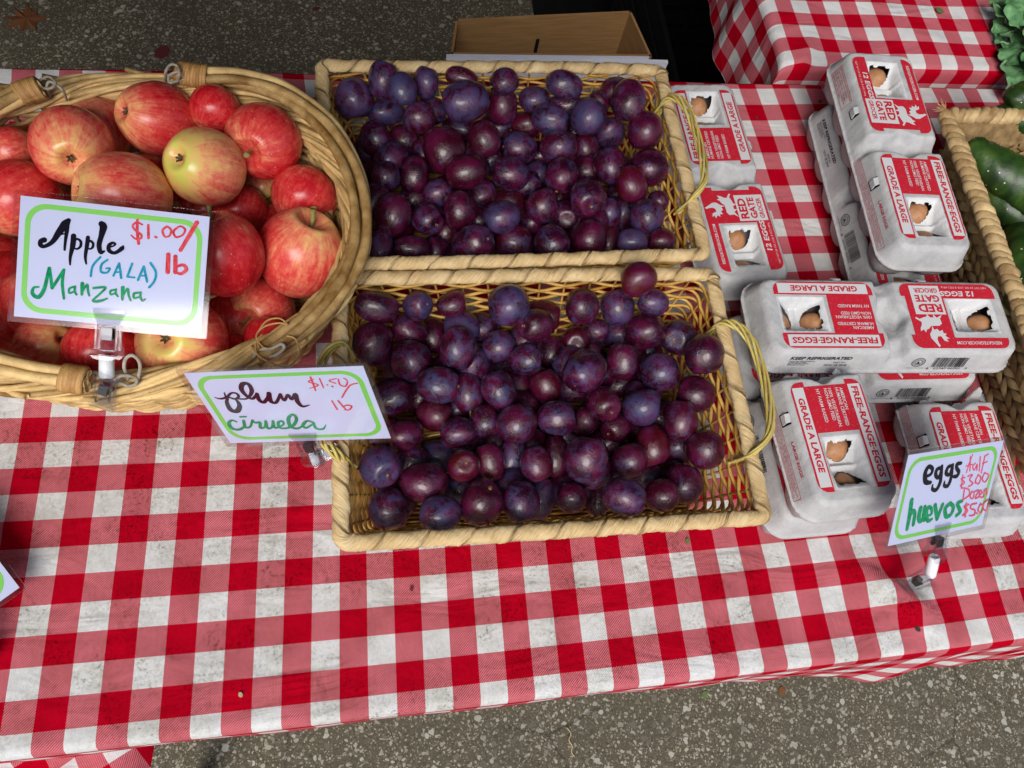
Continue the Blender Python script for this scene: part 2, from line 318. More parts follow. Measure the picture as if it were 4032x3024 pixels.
class MB:
    def __init__(s): s.v = []; s.f = []; s.m = []
    def add(s, v, f, m=0):
        o = len(s.v); s.v.extend([tuple(p) for p in v]); s.f.extend([tuple(i + o for i in q) for q in f]); s.m.extend([m] * len(f)); return s
    def box(s, a, b, m=0):
        (x0, y0, z0), (x1, y1, z1) = a, b
        v = [(x0, y0, z0), (x1, y0, z0), (x1, y1, z0), (x0, y1, z0), (x0, y0, z1), (x1, y0, z1), (x1, y1, z1), (x0, y1, z1)]
        return s.add(v, [(3, 2, 1, 0), (4, 5, 6, 7), (0, 1, 5, 4), (1, 2, 6, 5), (2, 3, 7, 6), (3, 0, 4, 7)], m)
    def prism(s, poly, z0, z1, m=0):
        k = len(poly); v = [(x, y, z0) for x, y in poly] + [(x, y, z1) for x, y in poly]
        f = [tuple(range(k - 1, -1, -1)), tuple(range(k, 2 * k))] + [(i, (i + 1) % k, k + (i + 1) % k, k + i) for i in range(k)]
        return s.add(v, f, m)
    def tube(s, pts, r, sides=6, closed=False, m=0, flat=1.0):
        v, f = tube(pts, r, sides, closed, flat); return s.add(v, f, m)
    def mesh(s, name, smooth=False, mats=None): return mesh(name, s.v, s.f, smooth, mats=mats, fm=s.m if mats else None)
def tube(pts, r, sides=6, closed=False, flat=1.0, twist=0.0):
    P = np.asarray(pts, float); n = len(P); r = np.broadcast_to(np.asarray(r, float), (n,))
    T = (np.roll(P, -1, 0) - np.roll(P, 1, 0)) if closed else np.gradient(P, axis=0)
    T /= np.linalg.norm(T, axis=1)[:, None] + 1e-12
    u = np.cross(T, [0, 0, 1.0]); bad = np.linalg.norm(u, axis=1) < 0.15
    u[bad] = np.cross(T[bad], [0.3, 1.0, 0]); u /= np.linalg.norm(u, axis=1)[:, None]
    if bad.any():
        for i in range(1, n):
            q = u[i - 1] - T[i] * np.dot(u[i - 1], T[i]); q /= np.linalg.norm(q) + 1e-9; u[i] = q
    w_ = np.cross(u, T)
    a = np.arange(sides) * 2 * np.pi / sides
    V = (P[:, None] + r[:, None, None] * (np.cos(a)[None, :, None] * u[:, None] + flat * np.sin(a)[None, :, None] * w_[:, None])).reshape(-1, 3)
    F = []
    m = n if closed else n - 1
    for i in range(m):
        j = (i + 1) % n
        for k in range(sides): F.append((i * sides + k, i * sides + (k + 1) % sides, j * sides + (k + 1) % sides, j * sides + k))
    if not closed: F += [tuple(range(sides)), tuple(reversed(range((n - 1) * sides, n * sides)))]
    return V.tolist(), F
def catmull(P, k=6, closed=False):
    P = np.asarray(P, float); n = len(P)
    if n < 3: return np.array([P[0] + (P[-1] - P[0]) * t for t in np.linspace(0, 1, k + 1)])
    out = []
    rngi = range(n if closed else n - 1)
    for i in rngi:
        g = (lambda j: P[j % n]) if closed else (lambda j: P[min(max(j, 0), n - 1)])
        p0, p1, p2, p3 = g(i - 1), g(i), g(i + 1), g(i + 2)
        for t in np.arange(k) / k:
            out.append(0.5 * (2 * p1 + (p2 - p0) * t + (2 * p0 - 5 * p1 + 4 * p2 - p3) * t * t + (3 * p1 - p0 - 3 * p2 + p3) * t ** 3))
    if not closed: out.append(P[-1])
    return np.array(out)
def rrect(hx, hy, r, n=8):
    out = []
    for cx, cy, a0 in ((hx - r, hy - r, 0), (-hx + r, hy - r, 90), (-hx + r, -hy + r, 180), (hx - r, -hy + r, 270)):
        for i in range(n + 1):
            a = math.radians(a0 + 90 * i / n); out.append((cx + r * math.cos(a), cy + r * math.sin(a)))
    return out
def resample(P, n, closed=True):
    P = np.asarray(P, float); Q = np.vstack([P, P[:1]]) if closed else P
    d = np.r_[0, np.cumsum(np.linalg.norm(np.diff(Q, axis=0), axis=1))]
    t = np.linspace(0, d[-1], n, endpoint=not closed)
    return np.stack([np.interp(t, d, Q[:, k]) for k in range(Q.shape[1])], 1), d[-1]
def grid_faces(nx, ny, keep=None):
    f = []
    for j in range(ny - 1):
        for i in range(nx - 1):
            if keep is None or keep(i, j): f.append((j * nx + i, j * nx + i + 1, (j + 1) * nx + i + 1, (j + 1) * nx + i))
    return f

# ================================================================== SETTING
g = ob('ground', mesh('ground', [(-1500, -1500, 0), (1500, -1500, 0), (1500, 1500, 0), (-1500, 1500, 0)], [(0, 1, 2, 3)], False), asphalt(), loc=(0, 0, GZ))
tag(g, kind='structure')
# ---- tables under the cloths
def folding_table(name, x0, x1, y0, y1, zt, label):
    t = empty(name, ((x0 + x1) / 2, (y0 + y1) / 2, GZ), label, 'table')
    cx, cy = (x0 + x1) / 2, (y0 + y1) / 2
    ob('tabletop', MB().box((x0 - cx, y0 - cy, zt - GZ - 1.6), (x1 - cx, y1 - cy, zt - GZ - 0.12)).mesh('tabletop'), M_TABLE, t)
    for sx in (-1, 1):
        for sy in (-1, 1):
            X = sx * ((x1 - x0) / 2 - 4) + (17 if zt > 0 and sx < 0 else 0); Y = sy * ((y1 - y0) / 2 - 2.5)
            v, f = tube([(X, Y, 0), (X, Y, zt - GZ - 1.6)], 0.5, 10); ob('leg', mesh('leg', v, f), M_STEEL, t)
    return t
folding_table('folding_table', -20, 52, -11.45, 17.6, 0, 'folding table hidden under the big stained gingham cloth in front')
folding_table('folding_table', 36.9, 66, 18.9, 49, 1.0, 'folding table hidden under the gingham cloth at the back right')

# ---- main table cloth
CX = [-0.1841, 0.0997, -0.1705, 0.1025, 0.1224, 0.3176, 0.1153, -0.1832, 0.2672]
CY = [0.1114, 0.1058, 0.0671, -0.2532, 0.153, -0.2088, -0.0694, -0.1957, -0.2746]
def cell(x, y):
    a = np.clip((x - 20) / 20, -1.2, 1.4); b = np.clip((y - 3) / 15, -1.1, 1.1)
    B = (np.ones_like(a), a, b, a * a, a * b, b * b, a * a * b, a * b * b, b ** 3)
    return x + sum(c * q for c, q in zip(CX, B)), y + sum(c * q for c, q in zip(CY, B))
def sm(x): x = np.clip(x, 0, 1); return x * x * (3 - 2 * x)
def bumps(x, y):
    z = 0.02 * np.sin(x * 0.9 + y * 0.35) + 0.015 * np.sin(y * 1.3 - x * 0.3)
    # pinched ridge where the sign clip bites the cloth
    cx, cy = 34.6, -9.6
    dx, dy = x - cx, y - cy; a = math.radians(-38)
    p = dx * math.cos(a) + dy * math.sin(a); q = -dx * math.sin(a) + dy * math.cos(a)
    z = z + 0.62 * np.exp(-(q / np.where(q > 0, 0.42, 0.85)) ** 2) * np.exp(-((p + 0.2) / 1.7) ** 2)
    z = z + 0.16 * np.exp(-((x - 37.5) / 1.8) ** 2) * np.exp(-((y + 8.8) / 3) ** 2) + 0.10 * np.exp(-((x - 30.5) / 1.2) ** 2) * np.exp(-((y + 8.5) / 3) ** 2)
    z = z + 0.07 * np.exp(-((y + 4.02 + 0.02 * x) / 0.22) ** 2) * sm((22 - x) / 10)     # fold crease
    z = z + 0.10 * np.exp(-((y + 8.3 + 0.3 * np.sin(x)) / 0.9) ** 2) * sm((x - 22) / 6)
    return z
def main_cloth():
    xs = np.arange(-20.6, 52.7, 0.28)
    top = np.r_[np.arange(-11.5, 17.55, 0.28), 17.62]
    near, far = -11.45, 17.75; rr = 0.38
    hang = 7.0
    s_near = np.r_[np.linspace(hang, 0.35, 26), ]          # arc length beyond the near edge
    rows = [('n', s) for s in s_near] + [('n', s) for s in np.linspace(0.3, 0, 4)[:-1]] + [('t', y) for y in top] + [('f', s) for s in np.linspace(0.06, 8, 18)]
    V = []; UV = []
    for kind, s in rows:
        for x in xs:
            if kind == 't': y = s; z = float(bumps(np.array(x), np.array(y))); cy = y
            else:
                e = near if kind == 'n' else far; sg = -1 if kind == 'n' else 1
                e0 = -11.5 if kind == 'n' else 17.62
                arc = s; R0 = 0.40
                q = R0 * math.pi / 2
                if arc < q: th = arc / R0; yy = R0 * math.sin(th); zz = -R0 * (1 - math.cos(th))
                else: yy = R0; zz = -R0 - (arc - q)
                dep = max(-zz - 0.2, 0)
                fl = 0.0
                if kind == 'n':
                    k = float(sm(np.array((x - 22) / 9)))
                    fl = min(dep, 3.0) * (0.035 + 0.012 * math.sin(x * 0.8)) + k * min(dep, 6) * (0.035 + 0.05 * float(sm(np.array((x - 33) / 4))) + 0.07 * math.exp(-((x - 36.2) / 1.2) ** 2) - 0.02 * math.exp(-((x - 39.0) / 1.3) ** 2) + 0.012 * math.sin(x * 1.9))
                z = zz + float(bumps(np.array(x), np.array(e0))) * max(0, 1 - dep); y = e0 + sg * (yy + fl); cy = e0 + sg * arc
            V.append((x, y, z)); a, b = cell(np.array(float(x)), np.array(float(cy))); UV.append((float(a), -float(b)))
    nx = len(xs)
    f = grid_faces(nx, len(rows))
    o = ob('tablecloth', mesh('tablecloth', V, f, True, uv=UV), M_CLOTH, loc=(0, 0, 0))
    tag(o, 'stained red and white gingham tablecloth covering the front table under all the baskets', 'tablecloth')
main_cloth()
def back_cloth():
    A = np.r_[np.linspace(-5.9, -0.2, 34), np.arange(0, 26, 0.35)]; B = np.r_[np.linspace(-3.5, -0.05, 20), np.arange(0, 30, 0.35)]
    V = []; UV = []
    x0, y0 = 36.45, 18.50
    for b in B:
        for a in A:
            z = 1.0; x = x0 + a; y = y0 + b
            if a < 0:
                R0 = 0.5; q = R0 * math.pi / 2; s = -a
                if s < q: x = x0 - R0 * math.sin(s / R0); z -= R0 * (1 - math.cos(s / R0))
                else: x = x0 - R0 - 0.02 * (s - q); z -= R0 + s - q
                w_ = min(1, s / 3)
                x += w_ * (0.30 * math.sin(b * 0.75 + 0.6) + 0.12 * math.sin(b * 1.9))
            if b < 0:
                s = -b; R0 = 0.45
                y = y0 - R0 * math.sin(min(s / R0, math.pi / 2)); z -= R0 * (1 - math.cos(min(s / R0, math.pi / 2))) + max(0, s - R0 * math.pi / 2)
            z += 0.05 * math.sin(x * 0.8 + y * 0.5) * (a > 0) * (b > 0)
            z += 0.25 * math.exp(-((a - 0.8 - b * 0.5) / 0.5) ** 2) * math.exp(-(b / 1.6) ** 2) * (b > -0.5)
            V.append((x, y, z)); UV.append((x0 + a - 38.6, (22.0 - (y0 + b)) / 0.96))
    f = grid_faces(len(A), len(B))
    o = ob('tablecloth', mesh('back_tablecloth', V, f, True, uv=UV), M_CLOTH2, loc=(0, 0, 0))
    tag(o, 'clean gingham tablecloth on the raised table at the back right, hanging over its left end', 'tablecloth')
back_cloth()
def lower_cloth():
    P = [at(x, y, -6) for x, y in ((-700, 2900), (560, 2870), (700, 3060), (640, 3300), (-700, 3400))]
    nx, ny = 46, 24; V = []; UV = []
    c0, c1 = at(-900, 2700, -6), at(625, 2765, -6)
    dx = (c1 - c0); L = np.linalg.norm(dx); dx /= L; dy = np.array([dx[1], -dx[0], 0])
    for j in range(ny):
        for i in range(nx):
            u = L * (i / (nx - 1)); v = 7.0 * j / (ny - 1)
            t = max(0, (u - L + 1.3)) ** 2 * 0.55
            p = c0 + dx * (u - 0.15 * t) + dy * v
            z = -6 - t + 0.25 * math.sin(u * 1.5 + v * 0.5) - 0.05 * v
            V.append((p[0], p[1], z)); a = math.radians(38); UV.append((u * math.cos(a) - v * math.sin(a), u * math.sin(a) + v * math.cos(a)))
    o = ob('tablecloth', mesh('lower_tablecloth', V, grid_faces(nx, ny), True, uv=UV), M_CLOTH2, loc=(0, 0, 0))
    tag(o, 'corner of a lower gingham cloth sticking out below the front table edge at bottom left', 'tablecloth')
    n_ = empty('low_bench', (p0 := (c0 + dx * (L - 6) + dy * 3.5))[:2].tolist() + [GZ], 'low bench under the gingham cloth that sticks out at bottom left', 'bench')
    h = -6 - GZ - 0.9
    ob('bench_top', MB().box((-14, -2.8, h - 1), (4.2, 2.8, h)).mesh('bench_top'), M_TABLE, n_)
    for x in (-13, 3.4):
        for y in (-2.2, 2.2):
            ob('leg', MB().box((x - 0.5, y - 0.5, 0), (x + 0.5, y + 0.5, h - 1)).mesh('leg'), M_STEEL, n_)
lower_cloth()
# ---- unseen canopies: one inferred roof, split in two and walled to shade the ground
hz = 81
def canopy(x0, x1, y0, y1, label, walls, posts):
    cx, cy = (x0 + x1) / 2, (y0 + y1) / 2; cn = empty('shade_canopy', (cx, cy, GZ), label, 'canopy', 'unseen canopies shaped to shade the stall')
    X0, X1, Y0, Y1 = x0 - cx, x1 - cx, y0 - cy, y1 - cy; b_ = MB(); r0 = [(X0, Y0, hz - 6), (X1, Y0, hz - 6), (X1, Y1, hz - 6), (X0, Y1, hz - 6), (0, 0, hz + 18)]
    b_.add(r0, [(0, 1, 4), (1, 2, 4), (2, 3, 4), (3, 0, 4)]); b_.add([(x, y, z - 0.15) for x, y, z in r0], [(1, 0, 4), (2, 1, 4), (3, 2, 4), (0, 3, 4)])
    ob('roof', b_.mesh('roof'), M_CANVAS, cn)
    for x, y in [(a - cx, b - cy) for a, b in posts]: ob('post', MB().box((x - 0.7, y - 0.7, 0), (x + 0.7, y + 0.7, hz - 6)).mesh('post'), M_STEEL, cn)
    for nm, a, b in walls: ob(nm, MB().box((a[0] - cx, a[1] - cy, 1), (b[0] - cx, b[1] - cy, hz - 6.2)).mesh(nm), M_CANVAS, cn)  # walls added to block skylight from behind and the sides
canopy(-62, 19.5, -17, 72, 'unseen market canopy over apples and plums, brought forward to shade the ground', [('back_sky_blocker', (-60, 71.2), (18, 71.5)), ('side_sky_blocker', (-61.5, 8), (-61.2, 70))], [(-60, -15), (-60, 70), (18, 70)])
canopy(20.5, 86, 2, 72, 'second unseen canopy, split off and set back to keep the back table lit', [('back_sky_blocker', (21, 71.2), (84, 71.5)), ('side_sky_blocker', (84.8, 20), (85.1, 70))], [(84, 3.5), (84, 70), (22, 70)])

# ================================================================== PLUM BASKETS
BH = 4.0
def wavy_ring(hx, hy, r, z, n, amp, per, phase, zj=0.03, seed=0):
    R0 = np.random.default_rng(seed)
    P, L = resample(rrect(hx, hy, r, 5), n)
    T = np.roll(P, -1, 0) - np.roll(P, 1, 0); T /= np.linalg.norm(T, axis=1)[:, None]
    Nn = np.stack([T[:, 1], -T[:, 0]], 1)
    t = np.arange(n) / n
    P = P + Nn * (amp * np.cos(t * per * math.pi + phase))[:, None]
    zz = z + zj * np.sin(t * 23 + seed) + zj * np.sin(t * 61 + seed * 2)
    return np.c_[P, zz]
def plum_basket(cx, cy, hx, hy, label, handles, rot=0.0):
    t = empty('plum_basket', (cx, cy, 0), label, 'basket', 'woven fruit baskets', rz=rot)
    inset = 1.25
    def dims(z): k = (BH - z) / BH; return hx - inset * k, hy - inset * k
    nst = 46
    # stakes
    P0, _ = resample(rrect(hx - 0.12, hy - 0.12, 0.5, 4), nst); P1, _ = resample(rrect(hx - inset, hy - inset, 0.5, 4), nst)
    for a, b in zip(P0, P1):
        v, f = tube([(b[0], b[1], 0.12), ((a[0] + b[0]) / 2, (a[1] + b[1]) / 2, BH / 2), (a[0], a[1], BH - 0.1)], 0.055, 5)
        ob('stake', mesh('stake', v, f), M_HONEY, t)
    lv = 17
    for i in range(lv):
        z = 0.12 + i * (BH - 0.30) / (lv - 1); a, b = dims(z)
        ring = wavy_ring(a, b, 0.55, z, nst * 5, 0.095, nst, (i % 2) * math.pi, 0.03, i)
        v, f = tube(ring, 0.072 + 0.012 * random.random(), 5, True, 0.85); ob('wicker_strand', mesh('wicker_strand', v, f), M_HONEY, t)
    # floor: strands joined
    fb = MB(); a, b = dims(0.1)
    fb.box((-a, -b, 0.02), (a, b, 0.06))
    k = int(2 * b / 0.17)
    for i in range(k):
        y = -b + (i + 0.5) * 2 * b / k
        xs = np.linspace(-a, a, 60); fb.tube(np.c_[xs, np.full(60, y), 0.13 + 0.05 * np.cos(xs * math.pi / 0.9 + (i % 2) * math.pi)], 0.07, 4)
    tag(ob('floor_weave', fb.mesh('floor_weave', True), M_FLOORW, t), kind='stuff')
    # rim wrapped in twisted paper
    n = 760; P, L = resample(rrect(hx, hy, 0.30, 6), n)
    T = np.roll(P, -1, 0) - np.roll(P, 1, 0); T /= np.linalg.norm(T, axis=1)[:, None]; Nn = np.stack([T[:, 1], -T[:, 0]], 1)
    sides = 16; V = []; RU = []
    for i in range(n + 1):
        s = L * i / n; i = i % n
        for q in range(sides):
            a = 2 * math.pi * q / sides
            ph = s * 2 * math.pi / 1.55 - a * 1.0 + 1.3 * math.sin(s * 0.7)
            w1 = (ph / (2 * math.pi)) % 1.0
            r = 0.29 * (1 + 0.17 * (w1 ** 0.7 - 0.5) + 0.05 * math.sin(s * 5 + a * 2) + 0.035 * math.sin(s * 13 + a * 5) + 0.03 * math.sin(s * 27 - a * 4))
            V.append((P[i, 0] + Nn[i, 0] * r * math.cos(a), P[i, 1] + Nn[i, 1] * r * math.cos(a), BH + 0.07 * math.sin(s * 0.35) + 0.75 * r * math.sin(a))); RU.append((s, q / sides))
    F = [(i * sides + q, i * sides + (q + 1) % sides, (i + 1) * sides + (q + 1) % sides, (i + 1) * sides + q) for i in range(n) for q in range(sides)]
    me = mesh('rim', V, F, True, uv=RU)
    lo = np.empty(len(me.loops) * 2); me.uv_layers[0].data.foreach_get('uv', lo); lo = lo.reshape(-1, 4, 2); wr = (lo[:, :, 1].max(1) - lo[:, :, 1].min(1)) > .5; q_ = lo[wr]; q_[:, :, 1] = np.where(q_[:, :, 1] < .5, q_[:, :, 1] + 1, q_[:, :, 1]); lo[wr] = q_; me.uv_layers[0].data.foreach_set('uv', lo.ravel())
    ob('rim', me, M_RIM, t)
    for side, ya, yb, bul in handles:
        x = side * hx
        base = [(x - side * 0.35, yb, BH - 0.9), (x, yb, BH + 0.35), (x + side * bul * 0.7, yb - (yb - ya) * 0.15, BH + 0.55), (x + side * bul, (ya + yb) / 2, BH + 0.45),
                (x + side * bul * 0.7, ya + (yb - ya) * 0.15, BH + 0.6), (x, ya, BH + 0.35), (x - side * 0.35, ya, BH - 0.9)]
        path = catmull(base, 12); m = len(path); h = None
        for k in range(5):
            ph = k * 2 * math.pi / 5
            pp = [(p[0] + 0.15 * math.cos(ph + j * 0.16), p[1] + 0.06 * math.sin(j * .2 + ph), p[2] + 0.12 * math.sin(ph + j * 0.16)) for j, p in enumerate(path)]
            v, f = tube(pp, 0.056, 6)
            o = ob('handle' if h is None else 'twisted_cane', mesh('handle_cane', v, f), M_HANDLE, h if h else t); h = h or o
    return t
UPB = (19.68, 9.45, 7.72, 5.02); LOB = (19.93, -1.42, 7.55, 5.10)
plum_basket(*UPB, 'rectangular wicker basket of plums farther from the near table edge, paper-wrapped rim', [(1, -2.3, 3.1, 0.75)], math.radians(0.4))
plum_basket(*LOB, 'rectangular wicker basket of plums nearer the camera, beside the plum sign', [(1, -2.7, 2.7, 1.0), (-1, -2.2, 2.1, 0.75)], math.radians(-0.9))

# ================================================================== PLUMS
def fruit_lathe(name, prof, seg, seam=0.0):
    V = [(0, 0, prof[0][1])]; F = []
    m = len(prof) - 2
    for r, z in prof[1:-1]:
        for k in range(seg):
            a = 2 * math.pi * k / seg; rr = r * (1 - seam * math.exp(-(min(a, 2 * math.pi - a) / 0.16) ** 2) * (1 - abs(z) * 0.4))
            V.append((rr * math.cos(a), rr * math.sin(a), z))
    V.append((0, 0, prof[-1][1])); e = len(V) - 1
    for k in range(seg): F.append((0, 1 + (k + 1) % seg, 1 + k)); F.append((e, 1 + (m - 1) * seg + k, 1 + (m - 1) * seg + (k + 1) % seg))
    for j in range(m - 1):
        for k in range(seg): F.append((1 + j * seg + k, 1 + j * seg + (k + 1) % seg, 1 + (j + 1) * seg + (k + 1) % seg, 1 + (j + 1) * seg + k))
    return mesh(name, V, [tuple(reversed(q)) if False else q for q in F])
pp = []
for i in range(25):
    th = math.pi * i / 24; z = -math.cos(th); r = math.sin(th) ** 0.86
    if z > 0.86: z -= 0.13 * ((z - 0.86) / 0.14) ** 1.5
    pp.append((r, z))
pp[0] = (0, pp[0][1]); pp[-1] = (0, pp[-1][1])
PLUM_MES = []
for k_ in range(5):
    me = fruit_lathe('plum_body', pp, 32, 0.05)
    R0 = random.Random(k_); dn = [(Vector((R0.gauss(0, 1), R0.gauss(0, 1), R0.gauss(0, .7))).normalized(), R0.uniform(.03, .07) * (1 if R0.random() < .65 else -.7), R0.uniform(.5, .9)) for _ in range(6)]
    for v_ in me.vertices:
        q_ = v_.co / S; l_ = q_.length; u_ = q_.normalized(); k2 = 1.0
        for d_, am, wd in dn: k2 -= am * math.exp(-((1 - u_.dot(d_)) / (wd * .35)) ** 2)
        v_.co = v_.co * k2
    me.materials.append(M_PLUM); PLUM_MES.append(me)
PLUM_ME = PLUM_MES[0]
v, f = tube([(0, 0, 0.80), (0, 0, 0.90)], [0.10, 0.085], 10); SCAR_ME = mesh('stem_scar', v, f); SCAR_ME.materials.append(M_SCAR)
v, f = tube(catmull([(0, 0, 0.85), (0.05, 0.02, 1.15), (0.18, 0.02, 1.45)], 5), [0.06] * 10 + [0.09], 6); PSTEM_ME = mesh('plum_stem', v, f); PSTEM_ME.materials.append(M_STEM)

UP = """225 332 105 112 1 b|385 220 88 100 1 p|487 280 80 90 2 b|615 240 70 85 1 b|400 405 80 60 0 b|580 430 88 85 2 r|645 395 85 75 1 b|815 215 92 60 0 r|830 342 128 112 2 p|1045 245 82 75 1 bt
1035 370 85 98 1 r|1210 332 85 72 1 p|1370 255 108 75 1 p|1650 265 60 50 0 d|1725 345 95 112 2 p|1565 350 58 65 1 r|1505 430 98 100 2 b|1295 445 105 85 2 b|1370 360 60 35 0 d|1000 475 65 50 0 b
1160 470 75 60 0 r|935 555 90 108 2 r|800 495 75 50 0 d|715 610 118 130 2 r|350 550 90 100 1 p|500 560 90 90 0 r|1125 597 100 88 1 b|1340 590 103 88 2 r|1485 595 55 65 0 r|1620 515 82 85 1 b
1810 505 98 103 2 p|1840 705 108 102 1 p|1620 695 92 103 2 p|1740 800 85 102 2 R|830 730 115 95 2 r|1075 740 105 92 2 p|555 745 80 110 1 d|405 755 80 85 1 p|1355 755 92 98 2 b|1225 745 75 75 0 b
1495 715 70 70 0 d|685 845 82 78 1 b|1495 875 108 103 3 bs:25:40|1255 915 92 100 1 r|920 850 70 60 0 d|1065 895 80 65 0 r|800 935 95 103 2 p|1025 975 105 92 2 b|440 960 103 118 2 p|625 990 80 90 1 bs:50:30
1385 960 75 65 0 ds:0:20|1615 950 68 80 1 p|1820 975 95 100 2 b|1880 890 60 60 1 p|1690 965 50 70 0 d|365 1135 75 98 1 b|545 1145 105 72 1 p|725 1060 75 85 0 r|875 1120 110 105 2 bs:80:-25|1090 1115 110 105 1 r
1300 1115 98 92 2 bs:80:45|1510 1090 102 105 2 d|1610 1110 50 80 0 r|1740 1110 85 72 2 b|1900 1105 75 75 1 r|670 1170 50 55 0 d|1430 500 60 50 0 d|620 640 50 60 0 d|1240 640 50 50 0 d|960 660 45 45 0 d|1330 890 55 60 0 r|1160 800 50 40 0 d|560 880 45 45 0 d"""
LO = """310 250 105 75 1 p|500 245 75 65 1 ps:48:-5|665 240 75 62 1 r|932 245 102 98 2 p|1095 270 50 45 0 r|1060 335 83 80 2 ps:-60:5|1280 250 83 85 1 p|1550 120 92 82 5 R|1620 230 75 65 3 b|1450 250 83 88 2 p
1585 365 100 88 2 p|290 430 100 108 1 p|465 365 68 55 0 d|570 370 50 60 0 d|715 350 92 80 1 b|695 450 90 105 2 b|467 508 100 100 1 d|885 440 80 80 1 b|800 310 50 40 0 d|1020 500 80 78 2 b
1130 470 55 65 0 b|1255 415 75 68 1 rs:0:10|1350 365 65 60 1 r|1455 380 45 45 0 b|1745 400 85 90 1 bs:-20:8|1865 475 95 100 2 p|1295 555 100 103 3 Bs:-45:70|1475 510 75 90 2 r|1655 562 98 95 2 p|1820 665 95 88 1 d
605 622 105 90 2 p|375 680 100 90 1 b|740 660 75 100 1 pt|885 645 83 95 2 p|990 640 40 55 0 r|1110 630 78 85 1 r|1570 725 95 90 2 b|1385 715 82 80 2 rs:40:40|1750 790 83 98 2 r|1230 640 55 40 0 r
1460 625 70 40 0 d|580 765 85 80 1 r|975 805 95 100 2 r|825 800 70 85 1 p|690 850 95 75 1 bt|1165 780 98 83 2 p|1295 800 60 70 1 r|1440 825 75 65 1 rs:-35:30|445 860 95 75 1 d|1870 925 93 98 2 p
1615 915 85 105 1 R|1740 920 55 50 0 b|1305 975 107 112 3 B|600 965 70 55 0 b|320 1010 98 102 2 bs:35:45|720 1010 80 78 2 Rs:12:-12|845 990 75 95 1 r|1065 1000 80 85 2 r|1510 980 83 85 2 r|1155 960 50 90 0 r
945 970 50 70 0 b|535 1085 118 95 2 p|365 1215 97 102 1 p|610 1235 105 90 2 b|800 1185 97 110 2 ps:45:-78|995 1185 90 103 2 d|1085 1160 50 75 0 p|1230 1160 75 75 1 d|1365 1150 50 75 0 d|1485 1158 107 92 3 p
1665 1150 88 82 2 r|1765 1095 95 100 1 p|1400 910 50 45 0 d|345 850 60 60 0 d|1000 730 45 45 0 d|1200 870 50 45 0 d|870 900 45 45 0 d|640 560 50 50 0 d|1560 840 45 50 0 d|480 1000 45 45 0 d|700 1120 40 40 0 d|1580 1060 50 50 0 d"""
TINT = dict(b=(0.62, 0.1), B=(0.66, 0.0), p=(0.46, 0.2), r=(0.30, 0.5), R=(0.05, 1.1), d=(0.28, 0.05))
WORD = dict(b='blue-bloomed purple plum', B='blue frosted plum', p='purple plum', r='reddish purple plum', R='dark red plum', d='dark blackish purple plum')
ORD = ['first', 'second', 'third', 'fourth', 'fifth', 'sixth', 'seventh', 'eighth', 'ninth', 'tenth', 'eleventh', 'twelfth', 'thirteenth', 'fourteenth', 'fifteenth', 'sixteenth', 'seventeenth', 'eighteenth']
def basis_from_axis(ax, roll=0.0):
    z = Vector(ax).normalized(); x = z.orthogonal().normalized(); y = z.cross(x)
    m = Matrix((x, y, z)).transposed(); return m @ Matrix.Rotation(roll, 3, 'Z')
def place_fruit(fx, fy, rx, ry, h, B, poleoff=None, solid=True):
    """ellipsoid whose silhouette has half sizes rx, ry photo pixels, centre at height h"""
    c = at(fx, fy, h)
    for _ in range(20):
        z_ = zc(c); ax_, ay_ = rx * z_ / FPX, ry * z_ / FPX; rr = (ax_ + ay_) / 2
        if B is None: break
        k = max(0, (BH - h)) / BH * 1.25 + 0.22
        ok = abs(c[0] - B[0]) < B[2] - k - rr * 0.72 and abs(c[1] - B[1]) < B[3] - k - rr * 0.72
        if ok or h > 3.6: break
        h += 0.12; c = at(fx, fy, h)
    return c, ax_, ay_, rr
def relax(items, inside, it=60, fac=0.93):
    """items: [pos, r]; eases overlapping fruit apart, mostly along the viewing rays, sizes follow the distance"""
    P = np.array([p for p, _ in items], float); R_ = np.array([r_ for _, r_ in items], float); P0 = P.copy(); R0 = R_.copy()
    for _ in range(it):
        for a in range(len(P)):
            d = P - P[a]; dist = np.linalg.norm(d, axis=1); need = fac * (R_ + R_[a]); ov = need - dist; ov[a] = -1
            for b in np.where(ov > 0)[0]:
                if b <= a: continue
                n_ = d[b] / max(dist[b], 1e-6); v_ = P0[a] - CAM; v_ /= np.linalg.norm(v_); s_ = np.sign(np.dot(n_, v_)) or 1
                m_ = (n_ * 0.5 + v_ * s_ * 0.9); k_ = ov[b] * 0.22; P[a] -= m_ * k_; P[b] += m_ * k_
        v_ = P0 - CAM; v_ /= np.linalg.norm(v_, axis=1)[:, None]; o_ = P - P0; al = (o_ * v_).sum(1)[:, None] * v_; P = P0 + al * 0.995 + (o_ - al) * 0.85
        for a in range(len(P)): P[a] = inside(P[a], R_[a], P0[a])
        R_ = R0 * np.array([zc(p) / zc(q) for p, q in zip(P, P0)])
    return P, R_ / R0
